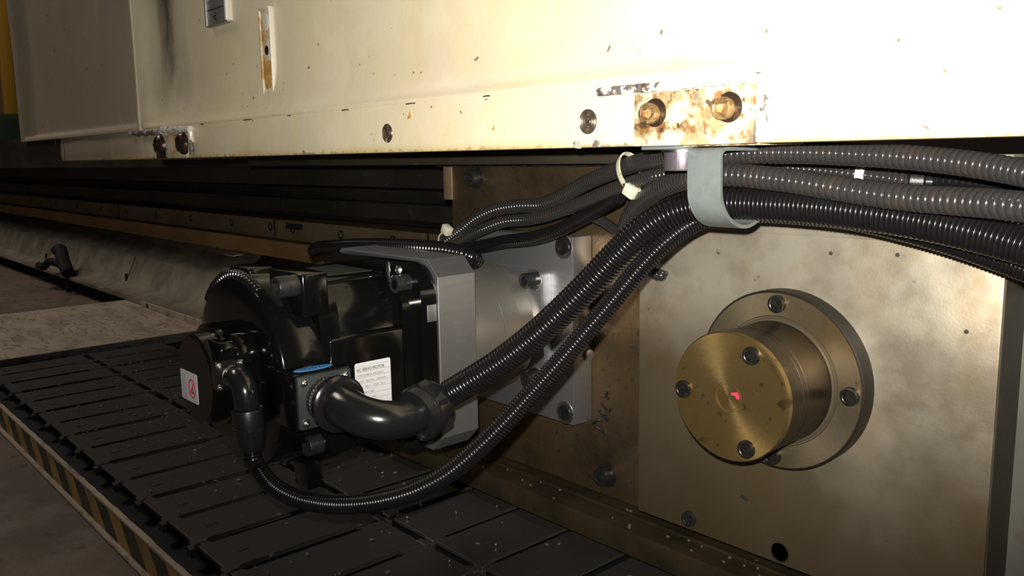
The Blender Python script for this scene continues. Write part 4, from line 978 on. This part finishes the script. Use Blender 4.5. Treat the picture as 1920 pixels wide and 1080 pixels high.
bm = bmesh.new(); polyline_tube(bm, [(-.945, .4722, .0705), (-.944, .4712, .066), (-.942, .468, .061)], .0016, 6); obj('rust_drip', bm, M['dark_rust'], ss)

# ------------------------------------------------------------------ clamp blocks bolted on the rim
def bead(name, P_, r, mat, parent):
    bm = bmesh.new(); pts = catmull(P_, .003)
    sweep(bm, pts, lambda i: r * (1 + .18 * math.sin(i * 1.7) + .12 * math.sin(i * .63)), 8); return obj(name, bm, mat, parent)
cb = thing('rusty_clamp_block', 'rust stained block with two cap bolts on the cream rim, above the hose strap', 'clamp block', (-.335, .45, .005))
bm = bmesh.new(); box(bm, -.3735, -.2830, .4440, .4502, .0050, .0392, .0008); obj('block', bm, M['rust_block'], cb)
bm = bmesh.new(); box(bm, -.3735, -.2830, .4520, .52, .0042, .0060, .0004); obj('block_return', bm, M['rust_block'], cb)
for p_ in ((-0.3586, 0.4400, 0.0258), (-0.3025, 0.4400, 0.0263)):
    bm = bmesh.new(); lathe(bm, (p_[0] + .003, .4438, p_[2] + .0005), (0, -1, 0), [(0, 0), (0, .0092), (.0008, .0090), (.0008, .0080), (.0004, 0)], 26); obj('bolt_recess', bm, M['dark_rust'], cb)
    screw('socket_screw', (p_[0] + .001, .4436, p_[2]), (0, -1, 0), .0135, .0065, M['rust_screw'], cb)
def flat_rim(name, pts, th, mat, parent):
    bm = bmesh.new(); rnd = random.Random(3); n = 46; prev = None
    (xa_, za_), (xb_, zb_) = pts
    L_ = Vector((xb_ - xa_, zb_ - za_)); nn = Vector((-L_.y, L_.x)).normalized()
    for i in range(n + 1):
        t = i / n; c = Vector((xa_, za_)) + L_ * t
        wa = th * (1 + rnd.uniform(-.12, .12)); wb_ = th * (1 + rnd.uniform(-.12, .12))
        ring = [bm.verts.new((c.x + nn.x * q, y_, c.y + nn.y * q)) for q, y_ in ((-wb_, .4502), (-wb_, .4456), (-wb_ * .7, .4446), (wa * .7, .4446), (wa, .4456), (wa, .4502))]
        if prev:
            for k in range(6): bm.faces.new((prev[k], prev[(k + 1) % 6], ring[(k + 1) % 6], ring[k]))
        else: bm.faces.new(ring)
        prev = ring
    bm.faces.new(prev[::-1]); return obj(name, bm, mat, parent)
flat_rim('chipped_rim', ((-.4095, .0428), (-.2790, .0432)), .0028, M['chipped_edge'], cb)
flat_rim('chipped_rim', ((-.2795, .0060), (-.2795, .0404)), .0025, M['chipped_edge'], cb)

lb = thing('greasy_clamp_block', 'small block with two dark greasy bolt heads at the left end of the cream rim', 'clamp block', (-1.21, .45, .005))
bm = bmesh.new(); box(bm, -1.262, -1.155, .4460, .4502, .0055, .0370, .0008); obj('block', bm, M['slot_rust'], lb)
for p_ in ((-1.2414, 0.4400, 0.0241), (-1.1578, 0.4400, 0.0245)):
    bm = bmesh.new(); lathe(bm, (p_[0], .446, p_[2]), (0, -1, 0), [(0, 0), (0, .0150), (.0040, .0142), (.0080, .0110), (.0100, .0060), (.0095, 0)], 20)
    for v in bm.verts: v.co += Vector((random.uniform(-.0006, .0006), random.uniform(-.0006, .0006), random.uniform(-.0006, .0006)))
    obj('greasy_bolt', bm, M['dark_rust'], lb)
bm = bmesh.new(); box(bm, -1.262, -1.225, .4450, .4462, .0055, .0200, .0004); obj('grease_patch', bm, M['dark_rust'], lb)
bead('worn_bead', [(-1.3732, 0.4480, 0.0437), (-1.3034, 0.4480, 0.0431), (-1.2389, 0.4480, 0.0426)], .0040, M['mauve_edge'], lb)
bead('worn_bead', [(-1.2328, 0.4460, 0.0453), (-1.1832, 0.4460, 0.0437), (-1.1328, 0.4460, 0.0426)], .0042, M['chipped_edge'], lb)
bead('worn_bead', [(-1.1355, 0.4470, 0.0420), (-1.1348, 0.4470, 0.0267), (-1.1368, 0.4470, 0.0065)], .0034, M['chipped_edge'], lb)
